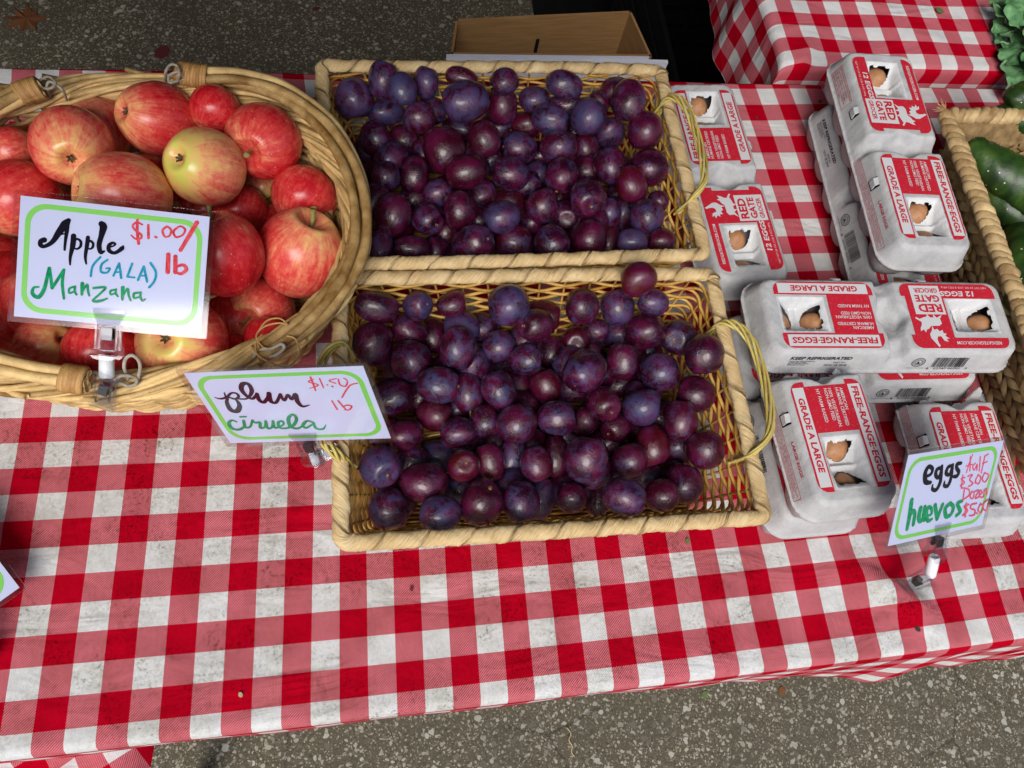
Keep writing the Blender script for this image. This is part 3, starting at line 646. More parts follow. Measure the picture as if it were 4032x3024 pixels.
def plums(data, ox, oy, sc, B, bname, grp):
    items = []
    for tok in data.replace('\n', '|').split('|'):
        q = tok.split(); items.append((float(q[0]), float(q[1]), float(q[2]), float(q[3]), int(q[4]), q[5]))
    # row / place wording
    rows = {}
    ys = sorted(i[1] for i in items if i[4] > 0)
    nr = 7; y0, y1 = min(ys), max(ys) + 1
    for it in items: rows.setdefault(min(nr - 1, max(0, int((it[1] - y0) / (y1 - y0) * nr))), []).append(it)
    recs = []
    RW = ['back row', 'second row from the back', 'third row from the back', 'middle row', 'third row from the front', 'second row from the front', 'front row']
    for ri, its in rows.items():
        its.sort(key=lambda i: i[0])
        for k, (x, y, rx, ry, lev, code) in enumerate(its):
            fx, fy = ox + x / sc, oy + y / sc
            h = {0: 1.35, 1: 2.05, 2: 2.75, 3: 3.45, 4: 4.2, 5: 4.9}[lev]
            c, a, b, rr = place_fruit(fx, fy, rx / sc, ry / sc, h, B)
            c0 = code[0]; off = None
            if 's:' in code:
                dx, dy = code.split('s:')[1].split(':'); off = (float(dx) / rx, float(dy) / ry)
            d = np.asarray(c) - CAM; d /= np.linalg.norm(d)
            right = CR - d * np.dot(CR, d); right /= np.linalg.norm(right); up = np.cross(right, d)
            if lev == 0 and rr < 0.62: k0 = 0.72 / rr; a *= k0; b *= k0; c = np.asarray(c) + d * (0.3)
            if off:
                dep = math.sqrt(max(0.02, 1 - off[0] ** 2 - off[1] ** 2)); ax = right * off[0] - up * off[1] - d * dep
                sl_, ss = (a + b) / 2 * 1.1, (a + b) / 2
            elif a >= b: ax = right * random.choice((-1, 1)) - d * random.uniform(-0.25, 0.2) + up * random.uniform(-.35, .35); sl_, ss = a, b
            else: ax = up * random.choice((-1, 1)) - d * random.uniform(-0.25, 0.2) + right * random.uniform(-.35, .35); sl_, ss = b, a
            m = basis_from_axis(ax, random.uniform(0, 6.28))
            recs.append([np.array(c), (2 * ss + sl_) / 3, m, ss, sl_, k, ri, c0, code, off, lev])
    def inside(p, r_, p0):
        k_ = max(0, BH - p[2]) / BH * 1.25 + 0.12; q = p.copy()
        q[0] = min(max(q[0], B[0] - B[2] + k_ + r_ * .72), B[0] + B[2] - k_ - r_ * .72); q[1] = min(max(q[1], B[1] - B[3] + k_ + r_ * .72), B[1] + B[3] - k_ - r_ * .72)
        if p0[2] > 4.5: return p0
        q = p * 0.3 + q * 0.7; q[2] = min(max(q[2], r_ + 0.2), 4.6); return q
    PP, SS = relax([(q[0], q[1]) for q in recs], inside)
    for (c, _, m, ss, sl_, k, ri, c0, code, off, lev), c, sk in zip(recs, PP, SS):
            ss *= sk; sl_ *= sk
            e = bpy.data.objects.new('plum', None); COL.objects.link(e); e.empty_display_size = 0.01
            e.matrix_world = Matrix.Translation(W(c)) @ m.to_4x4()
            where = f'{ORD[k]} from left, {RW[ri]}, {bname} basket'
            if code.endswith('t'): where = 'with thin stem, ' + where
            elif off: where = 'with tan scar, ' + where
            if lev == 5: where = 'perched on the back rim of the nearer basket'
            tag(e, f'{WORD[c0]} {where}'.replace('blue-bloomed purple', 'blue-bloomed').replace('dark blackish purple', 'dark blackish'), 'plum', grp)
            o = bpy.data.objects.new('skin', random.choice(PLUM_MES)); COL.objects.link(o); o.parent = e; o.scale = (ss, ss, sl_)
            t = TINT[c0]; o.color = (t[0] + random.uniform(-.25, .25), max(0, t[1] + random.uniform(-.15, .15)), random.random(), 1)
            if off or random.random() < 0.3:
                o = bpy.data.objects.new('stem_scar', SCAR_ME); COL.objects.link(o); o.parent = e; o.scale = (ss, ss, sl_)
            if code.endswith('t'):
                o = bpy.data.objects.new('stem', PSTEM_ME); COL.objects.link(o); o.parent = e; o.scale = (ss, ss, sl_)
    # fruit lower in the heap, glimpsed through the gaps
    cx, cy, hx, hy = B
    have = [(np.array(p), q[1] * k_) for p, q, k_ in zip(PP, recs, SS)]; pl = [(p, r_) for p, r_ in have]
    def scr(p): d_ = np.asarray(p) - CAM; z_ = np.dot(d_, CF); return np.array([np.dot(d_, CR) / z_, np.dot(d_, CD) / z_]), z_
    PS = [(*scr(p), r_) for p, r_ in pl]; cnt = 0
    for z, tries in ((0.98, 1500), (1.6, 1200), (2.2, 900)):
        for _ in range(tries):
            r_ = random.uniform(.70, .80); k_ = (BH - z) / BH * 1.25 + .15 + r_
            if z > 1.5: k_ += 0.4
            p = np.array([cx + random.uniform(-1, 1) * (hx - k_), cy + random.uniform(-1, 1) * (hy - k_), z + random.uniform(-.1, .1)])
            if any(np.linalg.norm(p - q) < (r_ + r2) * 0.80 for q, r2 in have): continue
            s_, zz = scr(p)
            if z > 1.5 and any(zz < z2 and np.linalg.norm(s_ - s2) < 0.56 * (r_ / zz + r2 / z2) for s2, z2, r2 in PS): continue
            have.append((p, r_)); cnt += 1
            e = bpy.data.objects.new('plum', None); COL.objects.link(e); e.empty_display_size = 0.01
            e.matrix_world = Matrix.Translation(W(p)) @ basis_from_axis((random.uniform(-1, 1), random.uniform(-1, 1), random.uniform(-.4, .4)), random.random() * 6).to_4x4()
            tag(e, f'dark plum deep in the heap, mostly covered by others, {bname} basket', 'plum', f'covered plums in the {bname} basket')
            o = bpy.data.objects.new('skin', random.choice(PLUM_MES)); COL.objects.link(o); o.parent = e; o.scale = (r_ * .96, r_ * .96, r_ * 1.08); o.color = (random.uniform(.2, .6), random.uniform(0, .4), 0.5, 1)
plums(UP, 1230, 150, 1.3825, UPB, 'farther', 'plums in the farther basket')
plums(LO, 1230, 1000, 1.2087, LOB, 'nearer', 'plums in the nearer basket')

# ================================================================== APPLE BASKET
AC = (4.95, 5.62); AX, AY, AH = 8.35, 6.50, 5.0
ap = empty('apple_basket', (*AC, 0), 'oval willow basket of apples with cane-wrapped folding handles', 'basket', 'woven fruit baskets')
def oval(t, kx=1.0, z=0.0, dr=0.0):
    c, s = np.cos(t), np.sin(t); e = 0.92
    x = AX * kx * np.sign(c) * np.abs(c) ** e; y = AY * kx * np.sign(s) * np.abs(s) ** e
    r = np.hypot(x, y); return np.stack([x * (1 + dr / r), y * (1 + dr / r), np.broadcast_to(z, np.shape(x))], -1)
NS = 44
def akx(z): return 0.80 + 0.175 * (z / AH) ** 0.8
for i in range(NS):
    t = 2 * math.pi * i / NS
    P = [oval(np.array(t), akx(z), z) for z in (0.1, 1.5, 3.0, AH)]
    v, f = tube(P, 0.10, 6); ob('stake', mesh('stake', v, f), M_WILLOW, ap)
for i in range(26):
    z = 0.15 + i * (AH - 0.35) / 25; n = NS * 6; t = np.linspace(0, 2 * np.pi, n, endpoint=False)
    P = oval(t, akx(z), z + 0.05 * np.sin(t * 7 + i) + 0.03 * np.sin(t * 19 + 2 * i), 0.14 * np.cos(t * NS / 2 + (i % 2) * math.pi) + 0.03 * np.sin(t * 31 + i))
    v, f = tube(P, 0.085 + 0.025 * random.random(), 6, True); ob('willow_strand', mesh('willow_strand', v, f), M_WILLOW, ap)
fb = MB(); fb.add([tuple(p) for p in oval(np.linspace(0, 2 * np.pi, 48, endpoint=False), 0.79, 0.05)], [tuple(range(48))]); fb.add([tuple(p) for p in oval(np.linspace(0, 2 * np.pi, 48, endpoint=False), 0.79, 0.02)], [tuple(reversed(range(48)))])
for i in range(40):
    y = -AY * 0.78 + (i + 0.5) * 2 * AY * 0.78 / 40; w_ = AX * 0.78 * math.sqrt(max(0, 1 - (y / (AY * 0.79)) ** 2))
    xs = np.linspace(-w_, w_, 40); fb.tube(np.c_[xs, np.full(40, y), 0.14 + 0.05 * np.cos(xs * 2.6 + (i % 2) * math.pi)], 0.10, 5)
tag(ob('floor_weave', fb.mesh('floor_weave', True), M_WILLOW, ap), kind='stuff')
# braided rim: rods running round with a slow twist
NR = 22
for k in range(NR):
    n = 260; t = np.linspace(0, 2 * np.pi, n, endpoint=False); ph = 2 * math.pi * k / NR
    tw = t * 5 + ph
    rr = 0.34 + 0.11 * ((k * 7) % 3 - 1) * 0.8
    P = oval(t, 0.985, AH + 0.05 + rr * np.sin(tw) * 0.85 + 0.05 * np.sin(t * 11 + k), rr * np.cos(tw) * 1.12 + 0.03 * np.sin(t * 17 + k * 2))
    v, f = tube(P, 0.088 + 0.03 * random.random() + 0.014 * np.sin(t * 9 + k), 6, True); ob('rim_rod', mesh('rim_rod', v, f), M_WILLOW, ap)
for k in range(22):      # loose rod ends slanting out of the rim
    t0 = 2 * math.pi * k / 22 + random.uniform(-.1, .1); t = np.linspace(t0, t0 + 0.42, 9)
    P = oval(t, 0.98, AH + np.linspace(-1.0, 0.35, 9), np.linspace(-0.25, 0.62, 9)); v, f = tube(P, np.linspace(0.13, 0.10, 9), 6)
    ob('slanting_rod', mesh('slanting_rod', v, f), M_WILLOW, ap)
def handle(pts, wraps, flips):
    """pts: world-inch centre line; wraps: (start,end) fractions bound with cane"""
    path = catmull(pts, 14) - np.array([*AC, 0]); n = len(path); h = None
    T = np.gradient(path, axis=0); T /= np.linalg.norm(T, axis=1)[:, None]; U_ = np.cross(T, [0, 0, 1]); U_ /= np.linalg.norm(U_, axis=1)[:, None]; V_ = np.cross(U_, T)
    for k in range(4):
        ph = k * math.pi / 2 + np.linspace(0, 4.2, n)
        spread = 0.20 + 0.10 * np.sin(np.linspace(0, math.pi, n))
        P = path + U_ * (spread * np.cos(ph))[:, None] + V_ * (0.16 * np.sin(ph))[:, None]
        v, f = tube(P, 0.185 + 0.01 * np.sin(np.arange(n) * 0.35 + k), 8)
        o = ob('handle' if h is None else 'handle_rod', mesh('handle_rod', v, f), M_WILLOW, h if h else ap); h = h or o
    for a, b in wraps:
        i0, i1 = int(a * (n - 1)), int(b * (n - 1)); seg = path[i0:i1 + 1]; s = resample(seg, 11, False)[0]
        tt = np.gradient(s, axis=0); tt /= np.linalg.norm(tt, axis=1)[:, None]
        for p, d in zip(s, tt):
            u = np.cross(d, [0, 0, 1]); u /= np.linalg.norm(u); w2 = np.cross(u, d); q = np.linspace(0, 2 * np.pi, 14, endpoint=False)
            ring = p + np.outer(np.cos(q), u) * 0.41 + np.outer(np.sin(q), w2) * 0.37 + np.outer(np.sin(q), d) * 0.07
            v, f = tube(ring, 0.085, 5, True); ob('cane_binding', mesh('cane_binding', v, f), M_BIND, h)
    return h
HR = [at(700, 285, 5.7), at(790, 300, 5.8), at(960, 312, 5.9), at(1130, 372, 6.0), at(1290, 500, 6.0), at(1395, 690, 5.9), at(1420, 900, 5.8), at(1370, 1070, 5.7), at(1250, 1230, 5.7), at(1110, 1340, 5.7), at(1010, 1395, 5.8)]
handle(HR, [(0.02, 0.115)], 0)
HL = [at(165, 345, 5.8), at(60, 380, 5.8), at(-120, 470, 5.9), at(-300, 640, 6.0), at(-400, 900, 6.0), at(-330, 1200, 5.9), at(-130, 1370, 5.8), at(120, 1460, 5.8), at(350, 1500, 5.8)]
handle(HL, [(0.02, 0.11), (0.94, 0.99)], 0)
def wire(pts, r=0.055):
    v, f = tube(catmull(pts, 7) - np.array([*AC, 0]), r, 7); ob('wire_loop', mesh('wire_loop', v, f), M_WIRE, ap)
h = 5.8
wire([at(x, y, z) for x, y, z in ((655, 330, 5.2), (652, 285, 6.1), (672, 255, 6.3), (700, 262, 6.3), (705, 300, 6.2), (690, 345, 5.2))])
wire([at(x, y, z) for x, y, z in ((710, 280, 6.2), (690, 285, 6.1), (665, 300, 6.0), (668, 325, 5.9), (700, 318, 5.9), (735, 310, 5.9))])
wire([at(x, y, z) for x, y, z in ((150, 320, 5.9), (190, 302, 6.1), (218, 325, 6.2), (200, 348, 6.0), (160, 345, 5.9))])
wire([at(x, y, z) for x, y, z in ((200, 390, 5.2), (185, 345, 5.9), (195, 322, 6.2), (225, 335, 6.1), (250, 360, 5.9), (262, 395, 5.1))])
z_ = lambda x, y, h: at(340 + x / 3.7714, 1180 + y / 3.7714, h)
wire([z_(620, 1240, 5.2), z_(610, 1130, 5.6), z_(560, 1000, 6.2), z_(590, 870, 6.5), z_(680, 825, 6.6), z_(770, 890, 6.5), z_(800, 1000, 6.2), z_(775, 1140, 5.7), z_(750, 1290, 5.1)], 0.06)
wire([z_(420, 1190, 5.7), z_(520, 1130, 5.9), z_(640, 1130, 5.9), z_(740, 1170, 5.7), z_(735, 1250, 5.6), z_(620, 1280, 5.6), z_(480, 1220, 5.6)], 0.06)
y_ = lambda x, y, h: at(x / 1.3825, 700 + y / 1.3825, h)
wire([y_(1380, 975, 5.6), y_(1420, 935, 6.0), y_(1480, 930, 6.1), y_(1530, 905, 6.2), y_(1545, 930, 6.1), y_(1490, 970, 5.9), y_(1430, 965, 5.8)], 0.06)
for pts in ([(1400, 850), (1450, 780), (1520, 765), (1565, 800), (1520, 790), (1440, 810), (1395, 860), (1430, 920), (1480, 930)],
            [(1390, 900), (1400, 960), (1480, 1010), (1570, 1030), (1625, 960), (1610, 880), (1560, 860)], [(1425, 855), (1400, 890), (1415, 930)]):
    v, f = tube(catmull([y_(x, y, 6.1) for x, y in pts], 6) - np.array([*AC, 0]), 0.035, 5); ob('loose_cane_end', mesh('loose_cane_end', v, f), M_BIND, ap)

# ---- apples
pr = []
for i in range(31):
    th = math.pi * i / 30; r = math.sin(th); z = -math.cos(th) * 0.93
    r *= 1.0 + 0.06 * z
    if th > math.pi - 0.62: k = (th - (math.pi - 0.62)) / 0.62; z = 0.93 * math.cos(0.62) + (0.10 * math.sin(min(1, k * 1.7) * math.pi / 1.05)) - 0.26 * max(0, k - 0.35) ** 1.3
    if th < 0.55: k = (0.55 - th) / 0.55; z = -0.93 * math.cos(0.55) - 0.075 * math.sin(min(1, k * 1.35) * math.pi) + 0.20 * max(0, k - 0.35)
    pr.append((r, z))
pr[0] = (0, pr[0][1]); pr[-1] = (0, pr[-1][1])
def apple_mesh():
    me = fruit_lathe('apple_body', pr, 36)
    for v in me.vertices:      # five soft shoulders
        a = math.atan2(v.co.y, v.co.x); k = 1 + 0.018 * math.cos(5 * a) * (v.co.z / S < -0.2) + 0.012 * math.cos(2 * a + 1); v.co.x *= k; v.co.y *= k
    me.materials.append(M_APPLE); return me
APPLE_ME = apple_mesh()
v, f = tube(catmull([(0, 0, 0.60), (0.02, 0, 0.82), (0.10, 0.03, 1.08)], 5), [0.05] * 8 + [0.055, 0.06, 0.075], 8); ASTEM = mesh('apple_stem', v, f); ASTEM.materials.append(M_STEM)
cb = MB()
for k in range(5):
    a = k * 2 * math.pi / 5; c_, s_ = math.cos(a), math.sin(a); e = lambda r, w2, z: (r * c_ - w2 * s_, r * s_ + w2 * c_, z)
    cb.add([e(0.015, -.03, -0.70), e(0.015, .03, -0.70), e(0.07, 0.025, -0.80), e(0.125, 0.01 * (k % 2), -0.81 + .02 * (k % 3)), e(0.075, -0.03, -0.79)], [(0, 1, 2, 3, 4)])
    cb.add([e(0.015, -.03, -0.69), e(0.015, .03, -0.69), e(0.07, 0.025, -0.79), e(0.125, 0.01 * (k % 2), -0.80 + .02 * (k % 3)), e(0.075, -0.03, -0.78)], [(4, 3, 2, 1, 0)])
ACAL = cb.mesh('calyx'); ACAL.materials.append(M_CALYX)
AP = [  # D x, y, rx, ry, height, pole kind, pole offset px, yellow, label
 (155, 312, 88, 80, 4.4, 'c', (-8, 28), .45, 'pink-flushed apple with its blossom end up, left of the top middle apples'),
 (340, 257, 95, 72, 4.9, 'c', (-80, -16), .55, 'large orange-red apple at the back with pale green blossom end at left'),
 (212, 262, 72, 68, 2.9, 'x', (-.3, .95), .50, 'speckled red apple behind, between the pink apple and the large orange-red one'),
 (443, 348, 93, 80, 5.1, 'c', (-60, -20), .95, 'yellow-green and pink apple on top of the pile in the middle'),
 (588, 292, 80, 82, 4.2, 's', (-38, 26), .30, 'red striped apple at the back right with a bent stem in its hollow'),
 (470, 235, 58, 50, 2.8, 'x', (.6, .7), .10, 'dark red apple half hidden at the back under the handle'),
 (25, 325, 50, 50, 3.0, 'x', (.9, .2), .50, 'orange mottled apple at the left frame edge, higher one'),
 (42, 430, 85, 84, 4.2, 'x', (.8, .6), .35, 'large red-orange apple at the left frame edge beside the sign top'),
 (265, 422, 108, 88, 5.2, 'x', (.97, -.2), .62, 'big elongated orange-pink apple just behind the top edge of the sign'),
 (325, 395, 65, 60, 3.0, 'x', (.4, .9), .45, 'shaded orange apple squeezed under the yellow-green apple'),
 (655, 425, 78, 62, 3.4, 'x', (.5, .8), .28, 'red apple against the right inside of the basket behind the stemmed one'),
 (647, 547, 88, 106, 4.4, 's', (30, -84), .50, 'orange and red apple with upright green stem at the right of the basket'),
 (483, 548, 80, 104, 4.7, 's', (-22, -96), .08, 'deep red apple right of the sign with a brown stem above it'),
 (520, 455, 75, 45, 2.8, 'x', (.3, .9), .05, 'dark red apple mostly hidden above the deep red stemmed apple'),
 (565, 668, 80, 62, 3.0, 's', (-38, 22), .40, 'small orange-red apple at the lower right with a drooping stem'),
 (392, 737, 98, 92, 4.1, 'c', (-40, -6), .88, 'yellow and orange apple with blossom end up below the sign'),
 (100, 745, 68, 55, 3.0, 'c', (38, -14), .55, 'yellow-topped apple peeking out under the lower left of the sign'),
 (220, 765, 80, 75, 3.1, 'x', (.2, 1), .10, 'plain red apple behind the clip of the sign'),
 (10, 607, 48, 90, 3.6, 'x', (.2, 1), .0, 'dark red apple at the left frame edge beside the middle of the sign'),
 (570, 405, 45, 42, 2.1, 's', (20, 30), .95, 'greenish apple in the gap below the striped apple'),
 (607, 752, 52, 45, 2.0, 'x', (.4, .8), .0, 'dark red apple in the shade near the lower right rim'),
 (180, 575, 88, 82, 3.6, 'x', (.4, .8), .3, 'apple hidden behind the middle of the sign'),
 (330, 590, 84, 82, 3.6, 'x', (.8, .1), .3, 'apple hidden behind the right half of the sign'),
 (80, 655, 78, 74, 3.0, 'x', (.1, .8), .1, 'apple hidden behind the lower left of the sign'),
 (500, 775, 62, 50, 2.0, 'x', (.1, .9), .0, 'dark apple in the gap right of the yellow and orange apple')]
def make_apple(c, a, b, ax, yellow, label, grp):
    e = bpy.data.objects.new('apple', None); COL.objects.link(e); e.empty_display_size = 0.01
    e.matrix_world = Matrix.Translation(W(c)) @ basis_from_axis(ax, random.uniform(0, 6.28)).to_4x4()
    tag(e, label, 'apple', grp)
    for nm, me in (('skin', APPLE_ME), ('stem', ASTEM), ('calyx', ACAL)):
        o = bpy.data.objects.new(nm, me); COL.objects.link(o); o.parent = e; o.scale = (b, b, a); o.color = (yellow, 0, 0, 1)
recs_a = []
for x, y, rx, ry, h, kind, off, yl, lab in AP:
    rx, ry = rx / 0.54861, ry / 0.54861; c = atD(x, y, h)
    for _ in range(25):
        z1 = zc(c); a_, b_ = rx * z1 / FPX, ry * z1 / FPX; r = (a_ + b_) / 2
        kx = akx(min(h, AH)) - 0.02; q = ((c[0] - AC[0]) / (AX * kx - r * 0.75)) ** 2 + ((c[1] - AC[1]) / (AY * kx - r * 0.75)) ** 2
        if q < 1 or h > 5.0: break
        h += 0.1; c = atD(x, y, h)
    d = np.asarray(c) - CAM; d /= np.linalg.norm(d); right = CR - d * np.dot(CR, d); right /= np.linalg.norm(right); up = np.cross(right, d)
    if kind == 'x': ax = right * off[0] + up * off[1] + d * 0.25; ls, ss = (a_, b_) if abs(off[0]) > abs(off[1]) else (b_, a_)
    else:
        ox, oy = off[0] / 0.54861 / rx, off[1] / 0.54861 / ry; q = ox * ox + oy * oy
        if q > 0.92: ox *= math.sqrt(.92 / q); oy *= math.sqrt(.92 / q); q = .92
        ax = right * ox - up * oy - d * math.sqrt(1 - q)
        if kind == 'c': ax = -ax
        if q > 0.4: ls, ss = (a_, b_) if abs(off[0]) > abs(off[1]) else (b_, a_)
        else: ls = ss = r
    m_ = math.sqrt(ls * ss) ; q_ = min(max(ls / ss, 0.94), 1.09); ls, ss = m_ * math.sqrt(q_) * (ls * 1.02 / m_ / math.sqrt(ls / ss)), m_ / math.sqrt(q_)
    recs_a.append((np.array(c), (ls + 2 * ss) / 3, ls / 0.97, ss, ax, yl, lab))
def in_oval(p, r_, p0):
    kx = akx(min(p[2], AH)) - 0.02; q = p.copy(); ex, ey = AX * kx - r_ * .74, AY * kx - r_ * .74
    e_ = math.hypot((q[0] - AC[0]) / ex, (q[1] - AC[1]) / ey)
    if e_ > 1: q[0] = AC[0] + (q[0] - AC[0]) / e_; q[1] = AC[1] + (q[1] - AC[1]) / e_
    q = p * 0.4 + q * 0.6; q[2] = min(max(q[2], r_ + 0.2), 5.6); return q
PA, SA = relax([(q[0], q[1]) for q in recs_a], in_oval, 80, 0.95)
for (c0_, _, l_, s_, ax, yl, lab), c, sk in zip(recs_a, PA, SA): make_apple(c, l_ * sk, s_ * sk, ax, yl, lab, 'apples in the oval basket')
for x, y in ((-0.2, 3.4), (2.6, 2.4), (5.4, 2.2), (8.1, 3.2), (-0.8, 6), (2, 5.2), (4.9, 5.2), (7.9, 5.8), (9.9, 7.4), (0.9, 8.3), (3.8, 8.0), (6.8, 8.6)):
    make_apple((x, y, 1.62), 1.25, 1.3, (random.uniform(-1, 1), random.uniform(-1, 1), random.uniform(-1, 1)), random.random() * 0.4, 'apple at the bottom of the heap in the oval basket', 'apples at the bottom of the oval basket')

# ================================================================== LETTERING
_tm = {}
def text_mesh(s, bold=0.0, shear=0.0, lines=0.95, align='LEFT'):
    key = (s, bold, shear, align)
    if key in _tm: return _tm[key]
    c = bpy.data.curves.new('lettering', 'FONT'); c.body = s; c.size = 1.0; c.offset = bold; c.shear = shear; c.space_line = lines; c.align_x = align; c.resolution_u = 2
    o = bpy.data.objects.new('tmp', c); COL.objects.link(o); bpy.context.view_layer.update()
    me = bpy.data.meshes.new_from_object(o); bpy.data.objects.remove(o)
    v = np.empty(len(me.vertices) * 3); me.vertices.foreach_get('co', v); v = v.reshape(-1, 3)
    f = [tuple(p.vertices) for p in me.polygons]; v -= [v[:, 0].min(), v[:, 1].min(), 0]; v /= [v[:, 0].max(), v[:, 1].max(), 1]
    _tm[key] = (v, f); return _tm[key]
def lettering(s, mat, parent, o, ux, uy, w_, h_, bold=0.02, shear=0.0, align='LEFT', name='lettering'):
    """text box of size w x h (inches) with its lower-left corner at o, axes ux, uy"""
    v, f = text_mesh(s, bold, shear, align=align); o = np.array(o, float); ux = np.array(ux, float); uy = np.array(uy, float)
    P = o + np.outer(v[:, 0] * w_, ux) + np.outer(v[:, 1] * h_, uy)
    return ob(name, mesh(name, P, f, False), mat, parent)

# ================================================================== EGG CARTONS
LT = 2.35
UA0, UA1, UB0, UB1, PV = -5.2, -0.7, 0.6, 5.1, 1.55
REC = ((-4.98, -2.80), (2.94, 5.0)); FZ = 1.22
def lid_z(x, y, d):
    z = np.where(d < 0.07, FZ, np.where(d < 0.42, FZ + (d - 0.07) / 0.35 * (2.24 - FZ), 2.24 + 0.11 * sm((d - 0.42) / 0.16)))
    # valley between the two halves
    ax_ = np.abs(x + 0.05); notch = 0.30 * np.exp(-(y / 0.42) ** 2); wdt = 0.52 + notch
    k = sm((wdt - ax_) / 0.28 + 0.0)
    vd = 0.62 + 0.38 * np.exp(-(y / 0.5) ** 2) - 0.18 * np.exp(-((np.abs(y) - 1.0) / 0.3) ** 2)
    vd = vd * (0.75 + 0.25 * np.cos(x * 5))
    z = np.where(z > FZ + 0.2, z - k * vd * sm((d - 0.05) / 0.5), z)
    for u0, u1 in REC:
        ins = sm((x - u0) / 0.10) * sm((u1 - x) / 0.10) * sm((0.74 - y) / 0.10) * sm((y + 0.78) / 0.10)
        t = x - u0
        q = np.minimum(t, (u1 - u0) - t); dep = 0.06 + 0.80 * np.clip((q - 0.10) / 0.80, 0, 1) ** 0.9 - 0.22 * np.exp(-((q - (u1 - u0) / 2) / 0.07) ** 2)
        z = z - ins * dep
    return z + 0.010 * np.sin(x * 7 + 1) * np.sin(y * 5) + 0.006 * np.sin(x * 17 + y * 13)
def make_lid(x0, x1, torn):
    hx, hy = 6.0, 2.15
    xs = np.arange(x0, x1 + 0.001, 0.0606); ys = np.linspace(-hy, hy, 66)
    # denser towards the edges so that the side walls are smooth
    ys = np.sign(ys) * hy * (1 - (1 - np.abs(ys) / hy) ** 1.25)
    X, Y = np.meshgrid(xs, ys); rad = 0.95
    cx = np.clip(X, -(hx - rad), hx - rad); cy = np.clip(Y, -(hy - rad), hy - rad)
    L = np.hypot(X - cx, Y - cy); k = np.where(L > rad, rad / np.maximum(L, 1e-9), 1); X = cx + (X - cx) * k; Y = cy + (Y - cy) * k
    L = np.hypot(X - cx, Y - cy)
    d = np.where((np.abs(X) > hx - rad) & (np.abs(Y) > hy - rad), rad - L, np.minimum(hx - np.abs(X), hy - np.abs(Y)))
    if torn: pass
    ed = np.clip((0.10 - d) / 0.10, 0, 1); X = X + ed * 0.025 * np.sin(Y * 31 + X * 7) ; Y = Y + ed * 0.03 * np.sin(X * 23) * np.sin(X * 7.3)
    Z = lid_z(X, Y, d); nx, ny = len(xs), len(ys)
    def hsd(x, y):
        """signed distance (negative inside) to the window openings"""
        best = np.full(np.shape(x), 9.0)
        for u0, u1 in REC:
            for fl_ in (0, 1):
                t = (x - u0) if fl_ == 0 else (u1 - x); a = np.arctan2(y, t - 0.17)
                g = (np.sqrt((y / 0.55) ** 2 + ((t - 0.17) / 0.66) ** 2) - 1) * 0.6 + 0.02 * np.sin(a * 5 + u0 + fl_)
                g = np.maximum(g, (0.17 - t) + 0.03 * np.sin(y * 9 + u0 * 3 + fl_) + 0.02 * np.sin(y * 19 + fl_))
                best = np.minimum(best, g)
        return best
    H = hsd(X, Y); gx = (hsd(X + .01, Y) - hsd(X - .01, Y)) / .02; gy = (hsd(X, Y + .01) - hsd(X, Y - .01)) / .02; gn = gx * gx + gy * gy + 1e-6
    mv = (np.abs(H) < 0.036); Z0 = Z.copy(); X = X - np.where(mv, H * gx / gn, 0); Y = Y - np.where(mv, H * gy / gn, 0)
    def hole(x, y): return bool(hsd(np.array(x), np.array(y)) < -0.004)
    fl = []; fm = []
    for j in range(ny - 1):
        for i in range(nx - 1):
            x = (X[j, i] + X[j, i + 1] + X[j + 1, i] + X[j + 1, i + 1]) / 4; y = (Y[j, i] + Y[j + 1, i] + Y[j, i + 1] + Y[j + 1, i + 1]) / 4
            if hole(x, y): continue
            if torn and ((torn > 0 and x < 0.16 + 0.13 * math.sin(y * 3.1 + 1) + 0.07 * math.sin(y * 11)) or (torn < 0 and x > -0.16 + 0.13 * math.sin(y * 3.1) + 0.07 * math.sin(y * 11))): continue
            fl.append((j * nx + i, j * nx + i + 1, (j + 1) * nx + i + 1, (j + 1) * nx + i))
            w1 = 0
            for u0, u1 in REC:
                if u0 - 0.02 < x < u1 + 0.02 and abs(y) < 0.80 and not (0.30 < abs(x - (u0 + u1) / 2) < 0.0): w1 = 1
            fm.append(w1)
    return mesh('lid', np.stack([X, Y, Z], -1).reshape(-1, 3), fl, True, mats=[M_PULP, M_PULPW], fm=fm)
def make_tray(x0, x1):
    mb = MB()
    P = [p for p in rrect(6.0, 2.15, 0.95, 8)]
    if x0 > -5: P = [(max(x, x0 + 0.15 + 0.12 * math.sin(y * 5)), y) for x, y in P]
    if x1 < 5: P = [(min(x, x1 - 0.15 + 0.12 * math.sin(y * 5)), y) for x, y in P]
    mb.prism(P, FZ - .10, FZ - .015)
    for i in range(6):
        for s in (-1, 1):
            cx, cy = -4.85 + i * 1.94, s * 1.02
            if cx < x0 or cx > x1: continue
            V = []; F = []; n = 16
            for r, z in ((0.99, FZ - .05), (0.97, 0.9), (0.90, 0.5), (0.78, 0.18), (0.60, 0.02), (0.3, 0.0)):
                for k in range(n):
                    a = 2 * math.pi * k / n; q = 1 / (abs(math.cos(a)) ** 4 + abs(math.sin(a)) ** 4) ** 0.25 * 0.94
                    V.append((cx + r * q * math.cos(a), cy + r * q * math.sin(a), z))
            for j in range(5):
                for k in range(n): F.append((j * n + k, (j + 1) * n + k, (j + 1) * n + (k + 1) % n, j * n + (k + 1) % n))
            F.append(tuple(range(5 * n, 6 * n))); mb.add(V, F)
    return mb.mesh('tray', True)
def flat(name, polys, mat, parent, z):
    """polys: list of (x, y) outlines, each one face"""
    mb = MB()
    for k, p in enumerate(polys): mb.add([(x, y, z) for x, y in p], [tuple(range(len(p)))])
    return ob(name, mb.mesh(name), mat, parent)
